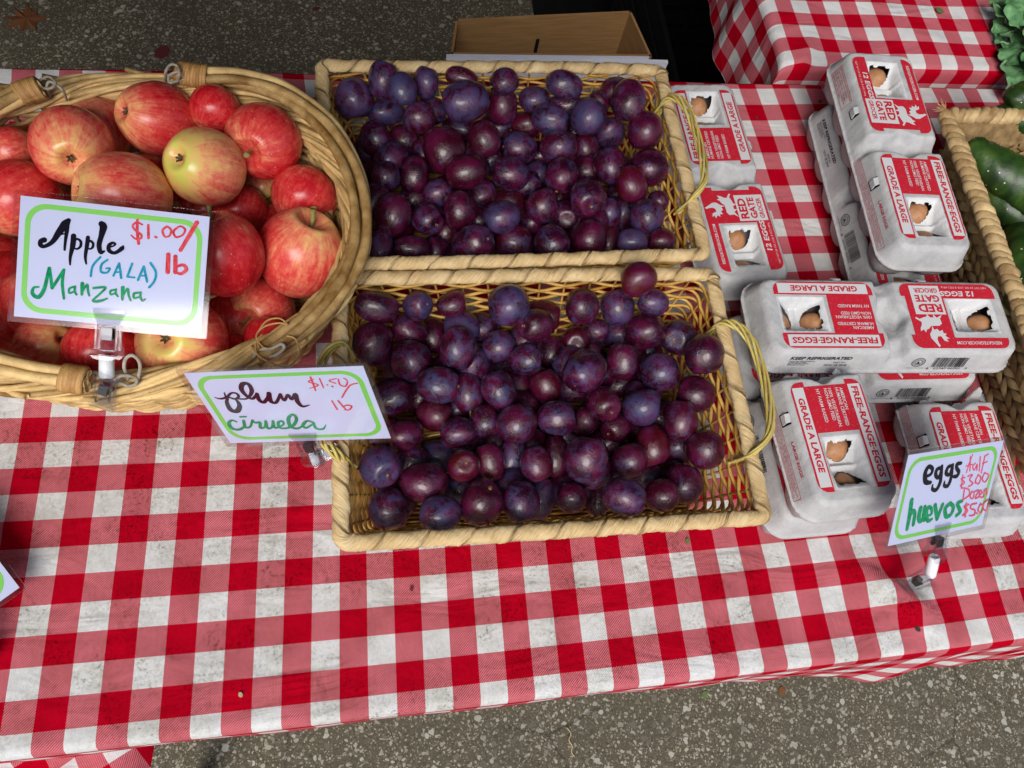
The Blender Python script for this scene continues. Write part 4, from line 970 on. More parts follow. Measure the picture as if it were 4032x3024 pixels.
def corner(cx, cy, r, a0, a1, n=5): return [(cx + r * math.cos(math.radians(a0 + (a1 - a0) * i / n)), cy + r * math.sin(math.radians(a0 + (a1 - a0) * i / n))) for i in range(n + 1)]
def rooster(pmap):
    A = [(1432, 965), (1400, 945), (1385, 955), (1330, 960), (1290, 940), (1275, 900), (1322, 880), (1318, 830), (1292, 850), (1275, 808), (1255, 850), (1220, 825), (1225, 860), (1185, 860), (1215, 900), (1190, 920), (1215, 960), (1170, 972), (1230, 990), (1290, 1030), (1340, 1030), (1380, 1000), (1400, 985)]
    B = [(980, 805), (1040, 845), (1100, 840), (1140, 880), (1155, 930), (1175, 985), (1215, 1015), (1245, 1055), (1282, 1070), (1250, 1090), (1288, 1132), (1240, 1122), (1200, 1098), (1155, 1085), (1128, 1150), (1105, 1140), (1120, 1100), (1088, 1050), (1058, 1000), (1022, 992), (1060, 962), (1048, 920), (1003, 915), (1040, 880), (1008, 842)]
    return [[pmap(x, y) for x, y in A], [pmap(x, y) for x, y in B]]
def homog(src, dst):
    A = []
    for (x, y), (u, v) in zip(src, dst): A += [[x, y, 1, 0, 0, 0, -u * x, -u * y], [0, 0, 0, x, y, 1, -v * x, -v * y]]
    h = np.linalg.solve(np.array(A, float), np.array(dst, float).ravel()); h = np.r_[h, 1].reshape(3, 3)
    def f(x, y): q = h @ [x, y, 1]; return (q[0] / q[2], q[1] / q[2])
    return f
def half_A(lid):
    z = LT + 0.022; U_ = lambda f: UA0 + (UA1 - UA0) * f; V_ = lambda f: -PV + 2 * PV * f; r = 0.42
    red = [corner(UA0 + r, PV - r, r, 180, 90) + [(U_(1), PV)] [:0] + corner(UA1 - r, PV - r, r, 90, 0) + [(UA1, V_(.80)), (U_(.96), V_(.80)), (U_(.56), V_(.84)), (UA0, V_(.84))],
           [(UA0, V_(.23)), (U_(.56), V_(.23)), (U_(.96), V_(.20)), (UA1, V_(.20))] + corner(UA1 - r, -PV + r, r, 0, -90) + corner(UA0 + r, -PV + r, r, -90, -180),
           [(U_(.56), V_(.23)), (U_(.96), V_(.20)), (U_(.96), V_(.80)), (U_(.56), V_(.84))]]
    flat('printed_panel', red, M_RED, lid, z)
    lettering('REDGATEGROCER.COM', M_WHITEP, lid, (U_(.09), V_(.895), z + .012), (1, 0, 0), (0, 1, 0), 2.10, 0.15, 0.02)
    lettering('12 EGGS', M_WHITEP, lid, (U_(.22), V_(.115), z + .012), (1, 0, 0), (0, 1, 0), 1.62, 0.255, 0.03, 0.1)
    lettering('NET WT 24 OZ. (1LB. 8 OZ.) 681g', M_WHITEP, lid, (U_(.07), V_(.035), z + .012), (1, 0, 0), (0, 1, 0), 2.15, 0.12, 0.0)
    flat('logo_box', [[(U_(.580), V_(.035)), (U_(.895), V_(.035)), (U_(.895), V_(.485)), (U_(.580), V_(.485))]], M_WHITEP, lid, z + .010)
    lettering('RED', M_RED, lid, (U_(.605), V_(.325), z + .022), (1, 0, 0), (0, 1, 0), 1.12, 0.40, 0.035)
    lettering('GATE', M_RED, lid, (U_(.605), V_(.185), z + .022), (1, 0, 0), (0, 1, 0), 1.15, 0.34, 0.035)
    lettering('GROCER', M_RED, lid, (U_(.605), V_(.075), z + .022), (1, 0, 0), (0, 1, 0), 1.12, 0.23, 0.025)
    pm = homog([(410, 115), (1170, 145), (1540, 1265), (690, 1240)], [(UA0, -PV), (UA0, PV), (UA1, PV), (UA1, -PV)])
    for p in rooster(pm): flat('farm_animal_print', [p], M_WHITEP, lid, z + .012)
    # +v side: seal and barcode ; -v side: safe handling text
    side = side_plane(1)
    bars = MB(); R0 = random.Random(3); x = 0.0; k = 0
    while x < 1.55:
        wd = R0.choice((.018, .018, .03, .045)); bars.add([side(-1.85 - x - 0 , .30, .01), side(-1.85 - x - wd, .30, .01), side(-1.85 - x - wd, .95, .01), side(-1.85 - x, .95, .01)], [(0, 1, 2, 3)]); x += wd + R0.choice((.018, .025, .04))
    ob('barcode', bars.mesh('barcode'), M_BLACKP, lid)
    lettering('8   52747 00701   5', M_BLACKP, lid, side(-1.7, .13, .01), (-1, 0, 0), side(0, 1, 0) - side(0, 0, 0), 1.95, 0.13, 0.005)
    ring = MB(); c0 = (-1.15, 0.62)
    for r0, r1 in ((.30, .27), (.17, .145)):
        n = 28
        for i in range(n):
            a, b = 2 * math.pi * i / n, 2 * math.pi * (i + 1) / n
            ring.add([side(c0[0] + r1 * math.cos(a), c0[1] + r1 * math.sin(a), .01), side(c0[0] + r0 * math.cos(a), c0[1] + r0 * math.sin(a), .01), side(c0[0] + r0 * math.cos(b), c0[1] + r0 * math.sin(b), .01), side(c0[0] + r1 * math.cos(b), c0[1] + r1 * math.sin(b), .01)], [(0, 1, 2, 3)])
    for i in range(20):
        a = 2 * math.pi * i / 20; ring.add([side(c0[0] + q * math.cos(a + e), c0[1] + q * math.sin(a + e), .012) for q, e in ((.20, -.06), (.245, -.06), (.245, .06), (.20, .06))], [(0, 1, 2, 3)])
    ring.add([side(c0[0] - .09, c0[1] - .1, .013), side(c0[0] + .09, c0[1] - .1, .013), side(c0[0] + .02, c0[1] + .1, .013)], [(0, 1, 2)])
    ob('certified_seal', ring.mesh('certified_seal'), M_BLACKP, lid)
    lettering('AMERICANHUMANE.ORG', M_BLACKP, lid, side(-.75, .20, .01), (-1, 0, 0), side(0, 1, 0) - side(0, 0, 0), 0.8, 0.05, 0.0)
    sn = side_plane(-1); upn = sn(0, 1, 0) - sn(0, 0, 0)
    frame(lid, sn, -5.0, -2.75, .18, .92)
    lettering('SAFE HANDLING INSTRUCTIONS\nTo prevent illness from bacteria:\nkeep eggs refrigerated, cook eggs\nuntil yolks are firm, and cook foods\ncontaining eggs thoroughly.', M_REDTX, lid, sn(-4.95, .23, .01), (1, 0, 0), upn, 2.1, .64, .004)
    tabs(lid, -2.1)
def side_plane(s):
    n = np.array([0, s * (2.24 - FZ), 0.35]); n /= np.linalg.norm(n); up = np.array([0, -s * 0.35, 2.24 - FZ]); up /= np.linalg.norm(up)
    def f(x, y, off=0.0): return np.array([x, s * 2.08, FZ]) + up * y * 0.88 + n * (0.012 + off) + np.zeros(3)
    return f
def frame(lid, fn, a, b, c, d, t=.02):
    mb = MB()
    for p in (((a, c), (b, c + t)), ((a, d - t), (b, d)), ((a, c + t), (a + t, d - t)), ((b - t, c + t), (b, d - t))):
        (x0, y0), (x1, y1) = p; mb.add([fn(x0, y0), fn(x1, y0), fn(x1, y1), fn(x0, y1)], [(0, 1, 2, 3)])
    ob('printed_frame', mb.mesh('printed_frame'), M_REDTX, lid)
def tabs(lid, x):
    f = side_plane(-1)
    mb = MB(); mb.add([f(x - .26, .55, .0), f(x + .26, .55, .0), f(x + .26, 1.12, .0), f(x - .26, 1.12, .0)], [(0, 1, 2, 3)])
    ob('latch_slot_dark', mb.mesh('latch_slot_dark'), M_BLACK, lid)  # flat dark patch paints the shade inside a slot that isn't cut
    mb = MB(); a = [f(x - .20, .62, .02), f(x + .20, .62, .02), f(x + .19, .95, .13), f(x - .19, .97, .12), f(x - .17, 1.14, .04), f(x + .18, 1.12, .03)]
    b = [q - np.array([0, -.04, .02]) for q in a]
    mb.add(a + b, [(0, 1, 2, 3), (3, 2, 5, 4), (6, 9, 8, 7), (9, 10, 11, 8), (0, 3, 9, 6), (1, 7, 8, 2), (4, 5, 11, 10), (0, 6, 7, 1), (3, 4, 10, 9), (2, 8, 11, 5)])
    ob('latch_tab', mb.mesh('latch_tab'), M_PULPW, lid)
def half_B(lid):
    z = LT + 0.022; U_ = lambda f: UB0 + (UB1 - UB0) * f; V_ = lambda f: -PV + 2 * PV * f; r = 0.42
    top = corner(UB0 + r, PV - r, r, 180, 90) + corner(UB1 - r, PV - r, r, 90, 0) + [(UB1, V_(.78)), (UB0, V_(.78))]
    bot = [(UB0, V_(.20)), (UB1, V_(.20))] + corner(UB1 - r, -PV + r, r, 0, -90) + corner(UB0 + r, -PV + r, r, -90, -180)
    mid = [(U_(.045), V_(.20)), (U_(.48), V_(.20)), (U_(.48), V_(.78)), (U_(.045), V_(.78))]
    flat('printed_panel', [top, bot, mid], M_RED, lid, z)
    flat('white_band', [[(U_(.05), V_(.805)), (U_(.955), V_(.805)), (U_(.955), V_(.975)), (U_(.05), V_(.975))], [(U_(.05), V_(.025)), (U_(.955), V_(.025)), (U_(.955), V_(.18)), (U_(.05), V_(.18))]], M_WHITEP, lid, z + .010)
    lettering('FREE-RANGE·EGGS', M_RED, lid, (U_(.075), V_(.845), z + .022), (1, 0, 0), (0, 1, 0), 3.80, 0.285, 0.032, .05)
    lettering('GRADE A LARGE', M_RED, lid, (U_(.15), V_(.06), z + .022), (1, 0, 0), (0, 1, 0), 3.05, 0.275, 0.032, .05)
    for s, v0, wd in (('AMERICAN', .675, .95), ('HUMANE CERTIFIED', .615, 1.62), ('100% VEGETARIAN', .515, 1.62), ('NON-GMO FEED', .455, 1.36), ('NY FARM RAISED', .345, 1.42)):
        lettering(s, M_WHITEP, lid, (U_(.075), V_(v0), z + .012), (1, 0, 0), (0, 1, 0), wd, 0.145, 0.012)
    side = side_plane(1); up = side(0, 1, 0) - side(0, 0, 0)
    lettering('KEEP REFRIGERATED', M_BLACKP, lid, side(4.75, .80, .01), (-1, 0, 0), up, 2.75, 0.20, 0.035, .2)
    lettering('PRODUCED AND PACKED BY\nSCENIC VISTA FARM\n3001 DUNROBIN ROAD\nMORAVIA, NY 13118', M_BLACKP, lid, side(4.75, .40, .01), (-1, 0, 0), up, 1.15, 0.33, 0.012, .1)
    lettering('BEST BY:', M_BLACKP, lid, side(2.75, .58, .01), (-1, 0, 0), up, 0.55, 0.08, 0.01, .1)
    lettering('NOV 28 2018', M_BLACKP, lid, side(3.1, .36, .01), (-1, 0, 0), up, 1.0, 0.15, 0.0)
    sn = side_plane(-1); upn = sn(0, 1, 0) - sn(0, 0, 0)
    lettering('LARGE EGGS', M_REDTX, lid, sn(2.9, .80, .01), (1, 0, 0), upn, 1.45, .16, .02)
    frame(lid, sn, -2.4, 5.2, .05, .46) if False else None
    frame(lid, sn, 0.3, 5.1, .05, .50)
    lettering('Nutrition Facts: servings per container 12. Serving size 1 egg (50g). Amount Per Serving: Calories 70,\nTotal Fat 5g (6% DV), Sat. Fat 1.5g (8% DV), Trans Fat 0g, Cholest. 185mg (62% DV), Sodium 70mg (3% DV),\nTotal Carb. 0g (0% DV), Dietary Fiber 0g (0% DV), Total Sugars 0g (0% DV), Includes 0g Added Sugars,\nProtein 6g, Vitamin D 1mcg (6% DV), Calcium 28mg (2% DV), Iron 1mg (6% DV), Potassium 69mg (2% DV).', M_REDTX, lid, sn(.36, .09, .01), (1, 0, 0), upn, 4.68, .37, .004)
    tabs(lid, 1.95)
LID_F, LID_A, LID_B = make_lid(-6, 6.001, 0), make_lid(-6, 0.35, -1), make_lid(-0.35, 6.001, 1)
TR_F, TR_A, TR_B = make_tray(-6, 6), make_tray(-6, 0), make_tray(0, 6)
def torn_flap(root, s):
    mb = MB()
    for y in (1.25,):
        w1 = 0.3 if y > 0 else 0.2; x = s * 0.10
        mb.add([(x, y - w1, 1.7), (x, y + w1, 1.75), (x - s * .28, y + w1 * .8, 2.15), (x - s * .42, y + .05, 2.3), (x - s * .25, y - w1 * .7, 2.2), (x + s * .04, y - w1, 1.72), (x + s * .04, y + w1, 1.77), (x - s * .25, y + w1 * .8, 2.19), (x - s * .39, y + .05, 2.34), (x - s * .22, y - w1 * .7, 2.24)],
               [(0, 1, 2, 3, 4), (9, 8, 7, 6, 5), (0, 5, 6, 1), (1, 6, 7, 2), (2, 7, 8, 3), (3, 8, 9, 4), (4, 9, 5, 0)])
    ob('torn_flap', mb.mesh('torn_flap'), M_PULP, root)
def build_carton(kind):
    r = bpy.data.objects.new('egg_carton', None); COL.objects.link(r); r.empty_display_size = 0.02
    lid = ob('lid', dict(F=LID_F, A=LID_A, B=LID_B)[kind], None, r)
    if kind in 'FA': half_A(lid)
    if kind in 'FB': half_B(lid)
    ob('tray', dict(F=TR_F, A=TR_A, B=TR_B)[kind], M_PULPB, r)
    return r
def copy_tree(o, parent=None):
    c = o.copy(); COL.objects.link(c); c.parent = parent
    for ch in list(o.children): copy_tree(ch, c)
    return c
CARTONS = [('F', (30.25, 9.85), 0.0, 91.8, 1.0, 'closed egg carton lying alone beside the farther plum basket'),
 ('F', (38.10, 8.75), 0.0, 87.3, 1.0, 'lower egg carton of the back right stack, its refrigeration text side showing'),
 ('F', (38.12, 9.78), 2.3, -93.0, 1.0, 'top egg carton of the back right stack against the seagrass basket'),
 ('F', (34.25, 0.70), 0.0, 178.5, 0.985, 'bottom egg carton under the crosswise one, barcode side towards the viewer'),
 ('F', (34.62, 1.12), 2.3, 177.5, 0.97, 'crosswise egg carton on top with its print upside down'),
 ('A', (30.80, -1.02), 0.0, 90.5, 1.0, 'torn-off half egg carton at the bottom of the front stack'),
 ('B', (30.82, -1.05), 2.3, -88.2, 0.97, 'torn-off half egg carton on top of the front stack beside the nearer plums'),
 ('B', (38.25, -1.65), 0.0, -91.5, 1.0, 'torn-off half egg carton lying behind the eggs price sign')]
first = {}
eg = []
for kind, (x, y), z0, rot, sc, lab in CARTONS:
    if kind not in first: first[kind] = c = build_carton(kind)
    else: c = copy_tree(first[kind])
    c.location = W((x, y, z0)); c.rotation_euler = (0, 0, math.radians(rot)); c.scale = (sc, sc, sc)
    if 'behind the eggs' in lab: torn_flap(c, 1)
    tag(c, lab, 'egg carton', 'egg cartons stacked on the right of the table')
    eg.append((kind, x, y, z0, rot, sc))
ep = []
for i in range(21):
    th = math.pi * i / 20; ep.append((math.sin(th) * (1 - 0.10 * math.cos(math.pi - th)), -math.cos(th) * 1.22))
ep[0] = (0, ep[0][1]); ep[-1] = (0, ep[-1][1]); EGG_ME = fruit_lathe('egg', ep, 28); EGG_ME.materials.append(M_EGG)
EG_LAB = ['in the carton beside the farther plums', 'lower carton of back right stack', 'top carton of back right stack', 'carton under the crosswise one', 'crosswise top carton', 'front stack, lower carton', 'front stack, upper carton', 'carton behind the eggs sign']
for (kind, x, y, z0, rot, sc), wl in zip(eg, EG_LAB):
    for h, (u0, u1) in zip('AB', REC):
        if kind not in ('F', h): continue
        for nm, du, dv in (('first opening', 0.22, 0.06), ('second opening', u1 - u0 - 0.22, 0.06)):
            a = math.radians(rot); px, py = (u0 + du) * sc, dv * sc
            e = ob('egg', EGG_ME, None, None, (x + px * math.cos(a) - py * math.sin(a), y + px * math.sin(a) + py * math.cos(a), z0 + 1.16 * sc), rot=(0.5 * random.uniform(-.6, .6), random.uniform(-.4, .4), random.random() * 6), scale=(0.70 * sc,) * 3)
            side = 'red gate half' if h == 'A' else 'free-range half'; wl = wl.replace('in the ', '')
            tag(e, f'brown egg at {nm} of the {side}, {wl}', 'egg', 'brown eggs inside the cartons')

# ================================================================== PRICE SIGNS
CW, CHH = 5.6, 5.6 / 1.5
def ribbon(pts, wd, z0, mb, k=7, dz=0.00004):
    P = catmull(pts, k); n = len(P); w_ = np.interp(np.linspace(0, 1, n), np.linspace(0, 1, len(wd)), wd) if hasattr(wd, '__len__') else np.full(n, wd)
    T = np.gradient(P, axis=0); T /= np.linalg.norm(T, axis=1)[:, None] + 1e-9; Nn = np.stack([-T[:, 1], T[:, 0]], 1)
    V = []; o = []
    for i in range(n):
        z = z0 + i * dz; V += [(*(P[i] + Nn[i] * w_[i] / 2), z), (*(P[i] - Nn[i] * w_[i] / 2), z)]
    F = [(2 * i, 2 * i + 1, 2 * i + 3, 2 * i + 2) for i in range(n - 1)]
    mb.add(V, F)
    for e, sgn in ((0, -1), (n - 1, 1)):   # round ends
        c = P[e]; r = w_[e] / 2; a0 = math.atan2(Nn[e][1], Nn[e][0]); z = z0 + e * dz
        q = [(c[0] + r * math.cos(a0 + sgn * -1 * t), c[1] + r * math.sin(a0 + sgn * -1 * t), z) for t in np.linspace(0, math.pi, 8)]
        mb.add(q, [tuple(range(8))])
def price_sign(c, ux, up, zc_, strokes, label, px_scale, clip, sc=1.0):
    X = Vector(ux).normalized(); Yv = Vector(up); Yv = (Yv - X * Yv.dot(X)).normalized(); Z = X.cross(Yv)
    M = Matrix((X, Yv, Z)).transposed().to_4x4() @ Matrix.Scale(sc, 4)
    e = bpy.data.objects.new('price_sign', None); COL.objects.link(e); e.empty_display_size = 0.02
    base = Vector(c) - Yv * (CHH / 2 * sc); e.matrix_world = Matrix.Translation(W(base)) @ M
    tag(e, label, 'price sign', 'laminated price signs in clear clip holders')
    oy = CHH / 2
    card = ob('card', MB().box((-CW / 2, 0, -0.012), (CW / 2, CHH, 0.0)).mesh('card'), M_CARD, e)
    mb = MB(); o1 = rrect(CW / 2 - 0.17, CHH / 2 - 0.17, 0.62, 10); o2 = rrect(CW / 2 - 0.33, CHH / 2 - 0.33, 0.50, 10); n = len(o1)
    for i in range(n):
        j = (i + 1) % n; mb.add([(o1[i][0], o1[i][1] + oy, .004), (o1[j][0], o1[j][1] + oy, .004), (o2[j][0], o2[j][1] + oy, .004), (o2[i][0], o2[i][1] + oy, .004)], [(3, 2, 1, 0)])
    ob('border', mb.mesh('border'), M_GREENB, card)
    hm = homog(zc_, [(-CW / 2, CHH), (CW / 2, CHH), (CW / 2, 0), (-CW / 2, 0)]) if zc_ else None
    for name, mat, ss in strokes:
        mb = MB()
        for q, st in enumerate(ss):
            wd = [p[2] * px_scale if len(p) > 2 else st[0][2] * px_scale for p in st]
            ribbon([hm(p[0], p[1]) for p in st], wd, 0.007 + q * 0.0012, mb)
        ob('lettering', mb.mesh('lettering'), mat, card)
    m = 0.17
    ob('laminate', MB().box((-CW / 2 - m, -m, -0.03), (CW / 2 + m, CHH + m, 0.045)).mesh('laminate'), M_LAM, e)
    inv = (Matrix.Translation(W(base)) @ M).inverted()
    # upper clip grips the card's lower edge
    cx, jt = clip['x'], 0.62
    def plates(sgn_top, wt, wm, wb, top, bot, par, M4=None, nm='upper_clip'):
        mb = MB()
        for s in (1, -1):
            z_a, z_m, z_b = s * 0.06, s * 0.10, s * 0.30; t = 0.045 * s
            prof = [(top, wt / 2, z_a), (top - 0.12, wt / 2, z_a), (top - 0.5, wm / 2, z_m), (top - 0.9, wm / 2, z_m + .03 * s), (bot + 0.35, wb / 2, z_b * .8), (bot + 0.12, wb / 2, z_b), (bot, wb / 2 - .14, z_b)]
            V = []
            for y, w1, z in prof: V += [(-w1, y, z), (w1, y, z), (w1, y, z + t), (-w1, y, z + t)]
            F = [(0, 1, 2, 3)]
            for i in range(len(prof) - 1):
                for k in range(4): F.append((4 * i + k, 4 * i + (k + 1) % 4, 4 * i + 4 + (k + 1) % 4, 4 * i + 4 + k))
            F.append(tuple(4 * (len(prof) - 1) + k for k in (3, 2, 1, 0))); mb.add(V, F)
            for sx in (-1, 1): mb.box((sx * wm / 2 - .03, bot + .3, min(z_m, z_m + .12 * s)), (sx * wm / 2 + .03, top - .5, max(z_m, z_m + .12 * s)))
        mb.box((-.2, bot + .25, -.05), (.2, bot + .30, .05))
        sp = MB(); sp.box((-.155, top - 0.98, .08), (.155, top - 0.60, .17)); sp.box((-.155, top - 0.98, -.17), (.155, top - 0.60, -.08)); sp.box((-.155, top - .64, -.08), (.155, top - .60, .08))
        o = ob(nm, mb.mesh(nm), M_CLEAR, par); s_ = ob('spring', sp.mesh('spring'), M_METAL, o)
        if M4 is not None: o.matrix_local = M4
        return o
    plates(1, 0.95, 0.62, 0.82, 0.50, -1.10, e, Matrix.Translation(Vector((cx * S, 0.0, 0.0))))
    # joint and lower clip, given as world points
    a, b = Vector(clip['joint'][0]), Vector(clip['joint'][1])
    def to_l(p): return inv @ W(p) / S
    pa, pb = to_l(a), to_l(b)
    v, f = tube([pa, pa + (pb - pa) * .08, pb - (pb - pa) * .08, pb], [.19, .23, .23, .19], 18); ob('joint', mesh('joint', v, f), M_MILKY, e)
    ctop = Vector((cx, -0.85, 0)); v, f = tube([ctop, (ctop + pa) / 2, pa + (pb - pa) * .1], [.085, .08, .10], 10); ob('neck', mesh('neck', v, f), M_CLEAR, e)
    # lower clip: origin at its handle end by the joint, jaws towards 'bite'
    bite = Vector(clip['bite']); d = (bite - b).normalized(); nn = Vector(clip['n']); nn = (nn - d * nn.dot(d)).normalized(); xx = d.cross(nn)
    Lc = (bite - b).length
    Mw = Matrix((xx, d, nn)).transposed().to_4x4(); Mw = Matrix.Translation(W(b + d * (Lc * 0.62))) @ Mw @ Matrix.Scale(clip.get('s', .85), 4)
    plates(1, 0.95, 0.60, 0.80, 0.50, -1.10, e, inv @ Mw, 'lower_clip')
    return e
K = 5.6 / 1985      # inches per zoom pixel on the apple sign
APPLE_S = [('a', M_MKBLACK, [
  [(385, 545, 60), (348, 560, 52), (348, 600, 52), (390, 612, 40), (470, 565, 50), (540, 465, 72), (605, 380, 92), (640, 340, 50)], [(640, 335, 34), (622, 450, 44), (606, 560, 32), (598, 648, 26)], [(490, 503, 20), (605, 478, 16)],
  [(692, 505, 58), (684, 600, 58), (658, 720, 34), (656, 805, 18)], [(700, 575, 16), (725, 535, 24), (765, 560, 30), (765, 610, 30), (730, 640, 22), (695, 628, 18)],
  [(842, 520, 44), (832, 600, 44), (815, 720, 34), (824, 795, 18)], [(845, 585, 16), (865, 555, 24), (895, 580, 28), (892, 620, 28), (865, 640, 20), (835, 628, 16)],
  [(985, 378, 66), (1004, 410, 82), (980, 510, 56), (958, 600, 54), (975, 675, 46), (1012, 662, 20)],
  [(1052, 622, 16), (1100, 612, 18), (1128, 590, 22), (1098, 576, 30), (1062, 605, 44), (1062, 655, 46), (1110, 682, 36), (1160, 662, 42), (1198, 630, 50), (1208, 610, 20)]]),
 ('p', M_MKRED, [[(1408, 385, 20), (1350, 362, 24), (1308, 400, 24), (1340, 448, 24), (1395, 490, 26), (1392, 528, 24), (1335, 532, 22), (1292, 495, 16)], [(1358, 335, 30), (1355, 450, 34), (1368, 582, 34)], [(1470, 390, 28), (1471, 525, 30)], [(1542, 513, 26), (1554, 519, 26)],
  [(1662, 405, 24), (1618, 445, 28), (1640, 510, 24), (1690, 500, 20), (1704, 440, 26), (1664, 403, 22)], [(1778, 412, 24), (1730, 458, 28), (1755, 515, 24), (1822, 495, 22), (1850, 440, 26), (1812, 405, 22), (1776, 412, 20)], [(1972, 365, 50), (1880, 520, 46), (1800, 652, 42)],
  [(1674, 697, 48), (1665, 878, 50)], [(1746, 718, 46), (1744, 880, 48)], [(1758, 822, 30), (1825, 805, 36), (1858, 850, 42), (1805, 895, 36), (1752, 882, 26)]]),
 ('g', M_MKTEAL, [[(970, 725, 26), (892, 815, 26), (870, 922, 26)], [(1046, 752, 24), (985, 800, 28), (978, 875, 28), (1038, 885, 24), (1070, 842, 22), (1030, 842, 20)], [(1105, 918, 24), (1165, 790, 26)], [(1166, 792, 26), (1185, 940, 26)], [(1128, 882, 18), (1185, 876, 18)], [(1300, 792, 26), (1250, 925, 26)], [(1252, 928, 22), (1322, 936, 22)], [(1358, 962, 26), (1420, 822, 26)], [(1421, 824, 26), (1452, 978, 26)], [(1385, 918, 18), (1442, 916, 18)], [(1490, 785, 26), (1543, 880, 26), (1528, 970, 26), (1474, 1036, 26)]]),
 ('m', M_MKGREEN, [[(328, 1036, 20), (275, 1045, 28), (265, 1108, 42), (328, 1140, 46), (388, 1050, 42), (436, 840, 32)], [(442, 838, 30), (468, 1045, 38)], [(470, 1045, 34), (592, 858, 34)], [(590, 860, 30), (575, 1000, 34), (592, 1155, 28)],
  [(705, 1030, 22), (650, 1052, 26), (648, 1098, 24), (692, 1085, 22)], [(708, 1030, 26), (704, 1080, 28), (722, 1114, 24)], [(782, 1000, 42), (778, 1112, 30)], [(785, 1085, 20), (832, 1010, 28), (842, 1080, 26), (855, 1124, 22)], [(900, 1046, 28), (1022, 1040, 28), (960, 1110, 24), (892, 1176, 28), (960, 1180, 36), (1042, 1152, 20)],
  [(1130, 1060, 22), (1076, 1075, 26), (1078, 1112, 22), (1122, 1098, 20)], [(1132, 1058, 24), (1128, 1100, 24), (1150, 1130, 20)], [(1202, 1040, 40), (1196, 1164, 28)], [(1202, 1130, 18), (1250, 1052, 26), (1262, 1120, 24), (1282, 1172, 22)], [(1380, 1090, 24), (1318, 1102, 28), (1320, 1148, 24), (1372, 1134, 20)], [(1385, 1090, 26), (1382, 1140, 26), (1405, 1172, 28), (1432, 1158, 18)]])]
price_sign((5.68, 2.15, 7.81), (0.991, -0.128, -0.031), (0.128, 0.883, 0.451), [(133, 75), (2105, 303), (2000, 1503), (70, 1340)], APPLE_S,
  'laminated sign reading Apple (GALA) Manzana $1.00/lb, clipped to the apple basket rim', K,
  dict(x=0.0, joint=(at(420, 1405, 6.25), at(420, 1490, 5.95)), bite=tuple(at(402, 1600, 5.15)), n=(0, -0.2, 1), s=.9))
K2 = 5.6 / 1690
PLUM_S = [('p', M_MKPLUM, [[(385, 346, 8), (450, 362, 26), (520, 345, 32), (575, 305, 26), (630, 308, 28), (652, 340, 30), (610, 365, 26), (560, 350, 24)], [(500, 300, 14), (512, 340, 20), (535, 345, 22), (518, 400, 40), (555, 478, 58), (622, 490, 60), (655, 435, 48), (625, 375, 28), (570, 352, 20)],
  [(640, 362, 22), (740, 360, 24), (795, 290, 44), (765, 218, 42), (705, 215, 52), (688, 268, 48), (735, 330, 40), (800, 362, 36), (848, 310, 26)], [(848, 312, 36), (868, 375, 46), (915, 398, 44), (958, 350, 36), (970, 308, 44)], [(972, 310, 44), (985, 385, 48), (1040, 400, 36), (1085, 320, 32)], [(1085, 320, 34), (1122, 382, 30), (1160, 325, 34), (1195, 372, 30), (1232, 318, 40), (1252, 390, 50), (1300, 438, 34), (1368, 424, 10)]]),
 ('c', M_MKGREEN, [[(606, 606, 24), (558, 590, 30), (520, 622, 38), (550, 678, 46), (630, 690, 38), (690, 650, 28), (688, 590, 30)], [(688, 592, 32), (702, 662, 36), (755, 655, 26), (785, 585, 26)], [(655, 551, 26), (712, 548, 26)], [(788, 590, 26), (815, 612, 28), (862, 606, 34), (868, 665, 36), (915, 652, 26), (925, 590, 26)], [(926, 592, 32), (942, 665, 36), (990, 655, 26), (1003, 590, 30)], [(1003, 592, 30), (1020, 660, 30), (1062, 650, 20), (1110, 622, 24), (1100, 590, 28), (1058, 602, 30), (1068, 655, 34), (1140, 662, 28), (1215, 625, 36), (1242, 560, 34), (1205, 520, 34), (1162, 560, 38), (1180, 640, 40), (1250, 662, 30), (1305, 630, 24), (1335, 590, 26)], [(1410, 600, 26), (1350, 582, 28), (1305, 620, 32), (1335, 655, 28), (1400, 615, 22)], [(1408, 600, 28), (1435, 655, 32), (1500, 662, 26), (1528, 618, 10)]]),
 ('r', M_MKRED, [[(1372, 165, 20), (1398, 225, 22), (1422, 290, 16)], [(1402, 185, 12), (1355, 208, 16), (1445, 238, 16), (1368, 268, 12)], [(1455, 180, 14), (1494, 265, 15)], [(1525, 237, 16), (1530, 241, 16)], [(1605, 184, 12), (1542, 200, 14), (1600, 226, 16)], [(1570, 250, 20), (1576, 256, 18)], [(1622, 188, 14), (1640, 238, 18), (1688, 252, 18), (1702, 208, 14), (1668, 180, 12)], [(1790, 228, 14), (1730, 244, 18), (1688, 305, 18), (1664, 355, 16)], [(1574, 384, 16), (1626, 466, 18)], [(1630, 384, 18), (1700, 462, 18)], [(1672, 442, 14), (1715, 425, 18), (1754, 438, 18), (1732, 470, 16), (1695, 468, 14)]])]
price_sign((11.02, -2.46, 6.62), (0.964, -0.108, 0.243), (-0.201, 0.303, 0.932), [(62, 95), (1825, 83), (2122, 738), (515, 850)], PLUM_S,
  'laminated sign reading plum ciruela $1.50/lb, tilted in front of the nearer plum basket', K2,
  dict(x=-0.1, joint=(at(1222, 1812, 3.9), at(1252, 1800, 3.9)), bite=tuple(at(1340, 1765, 4.2)), n=(0, -0.6, 1), s=.72))
K3 = 5.6 / 1010
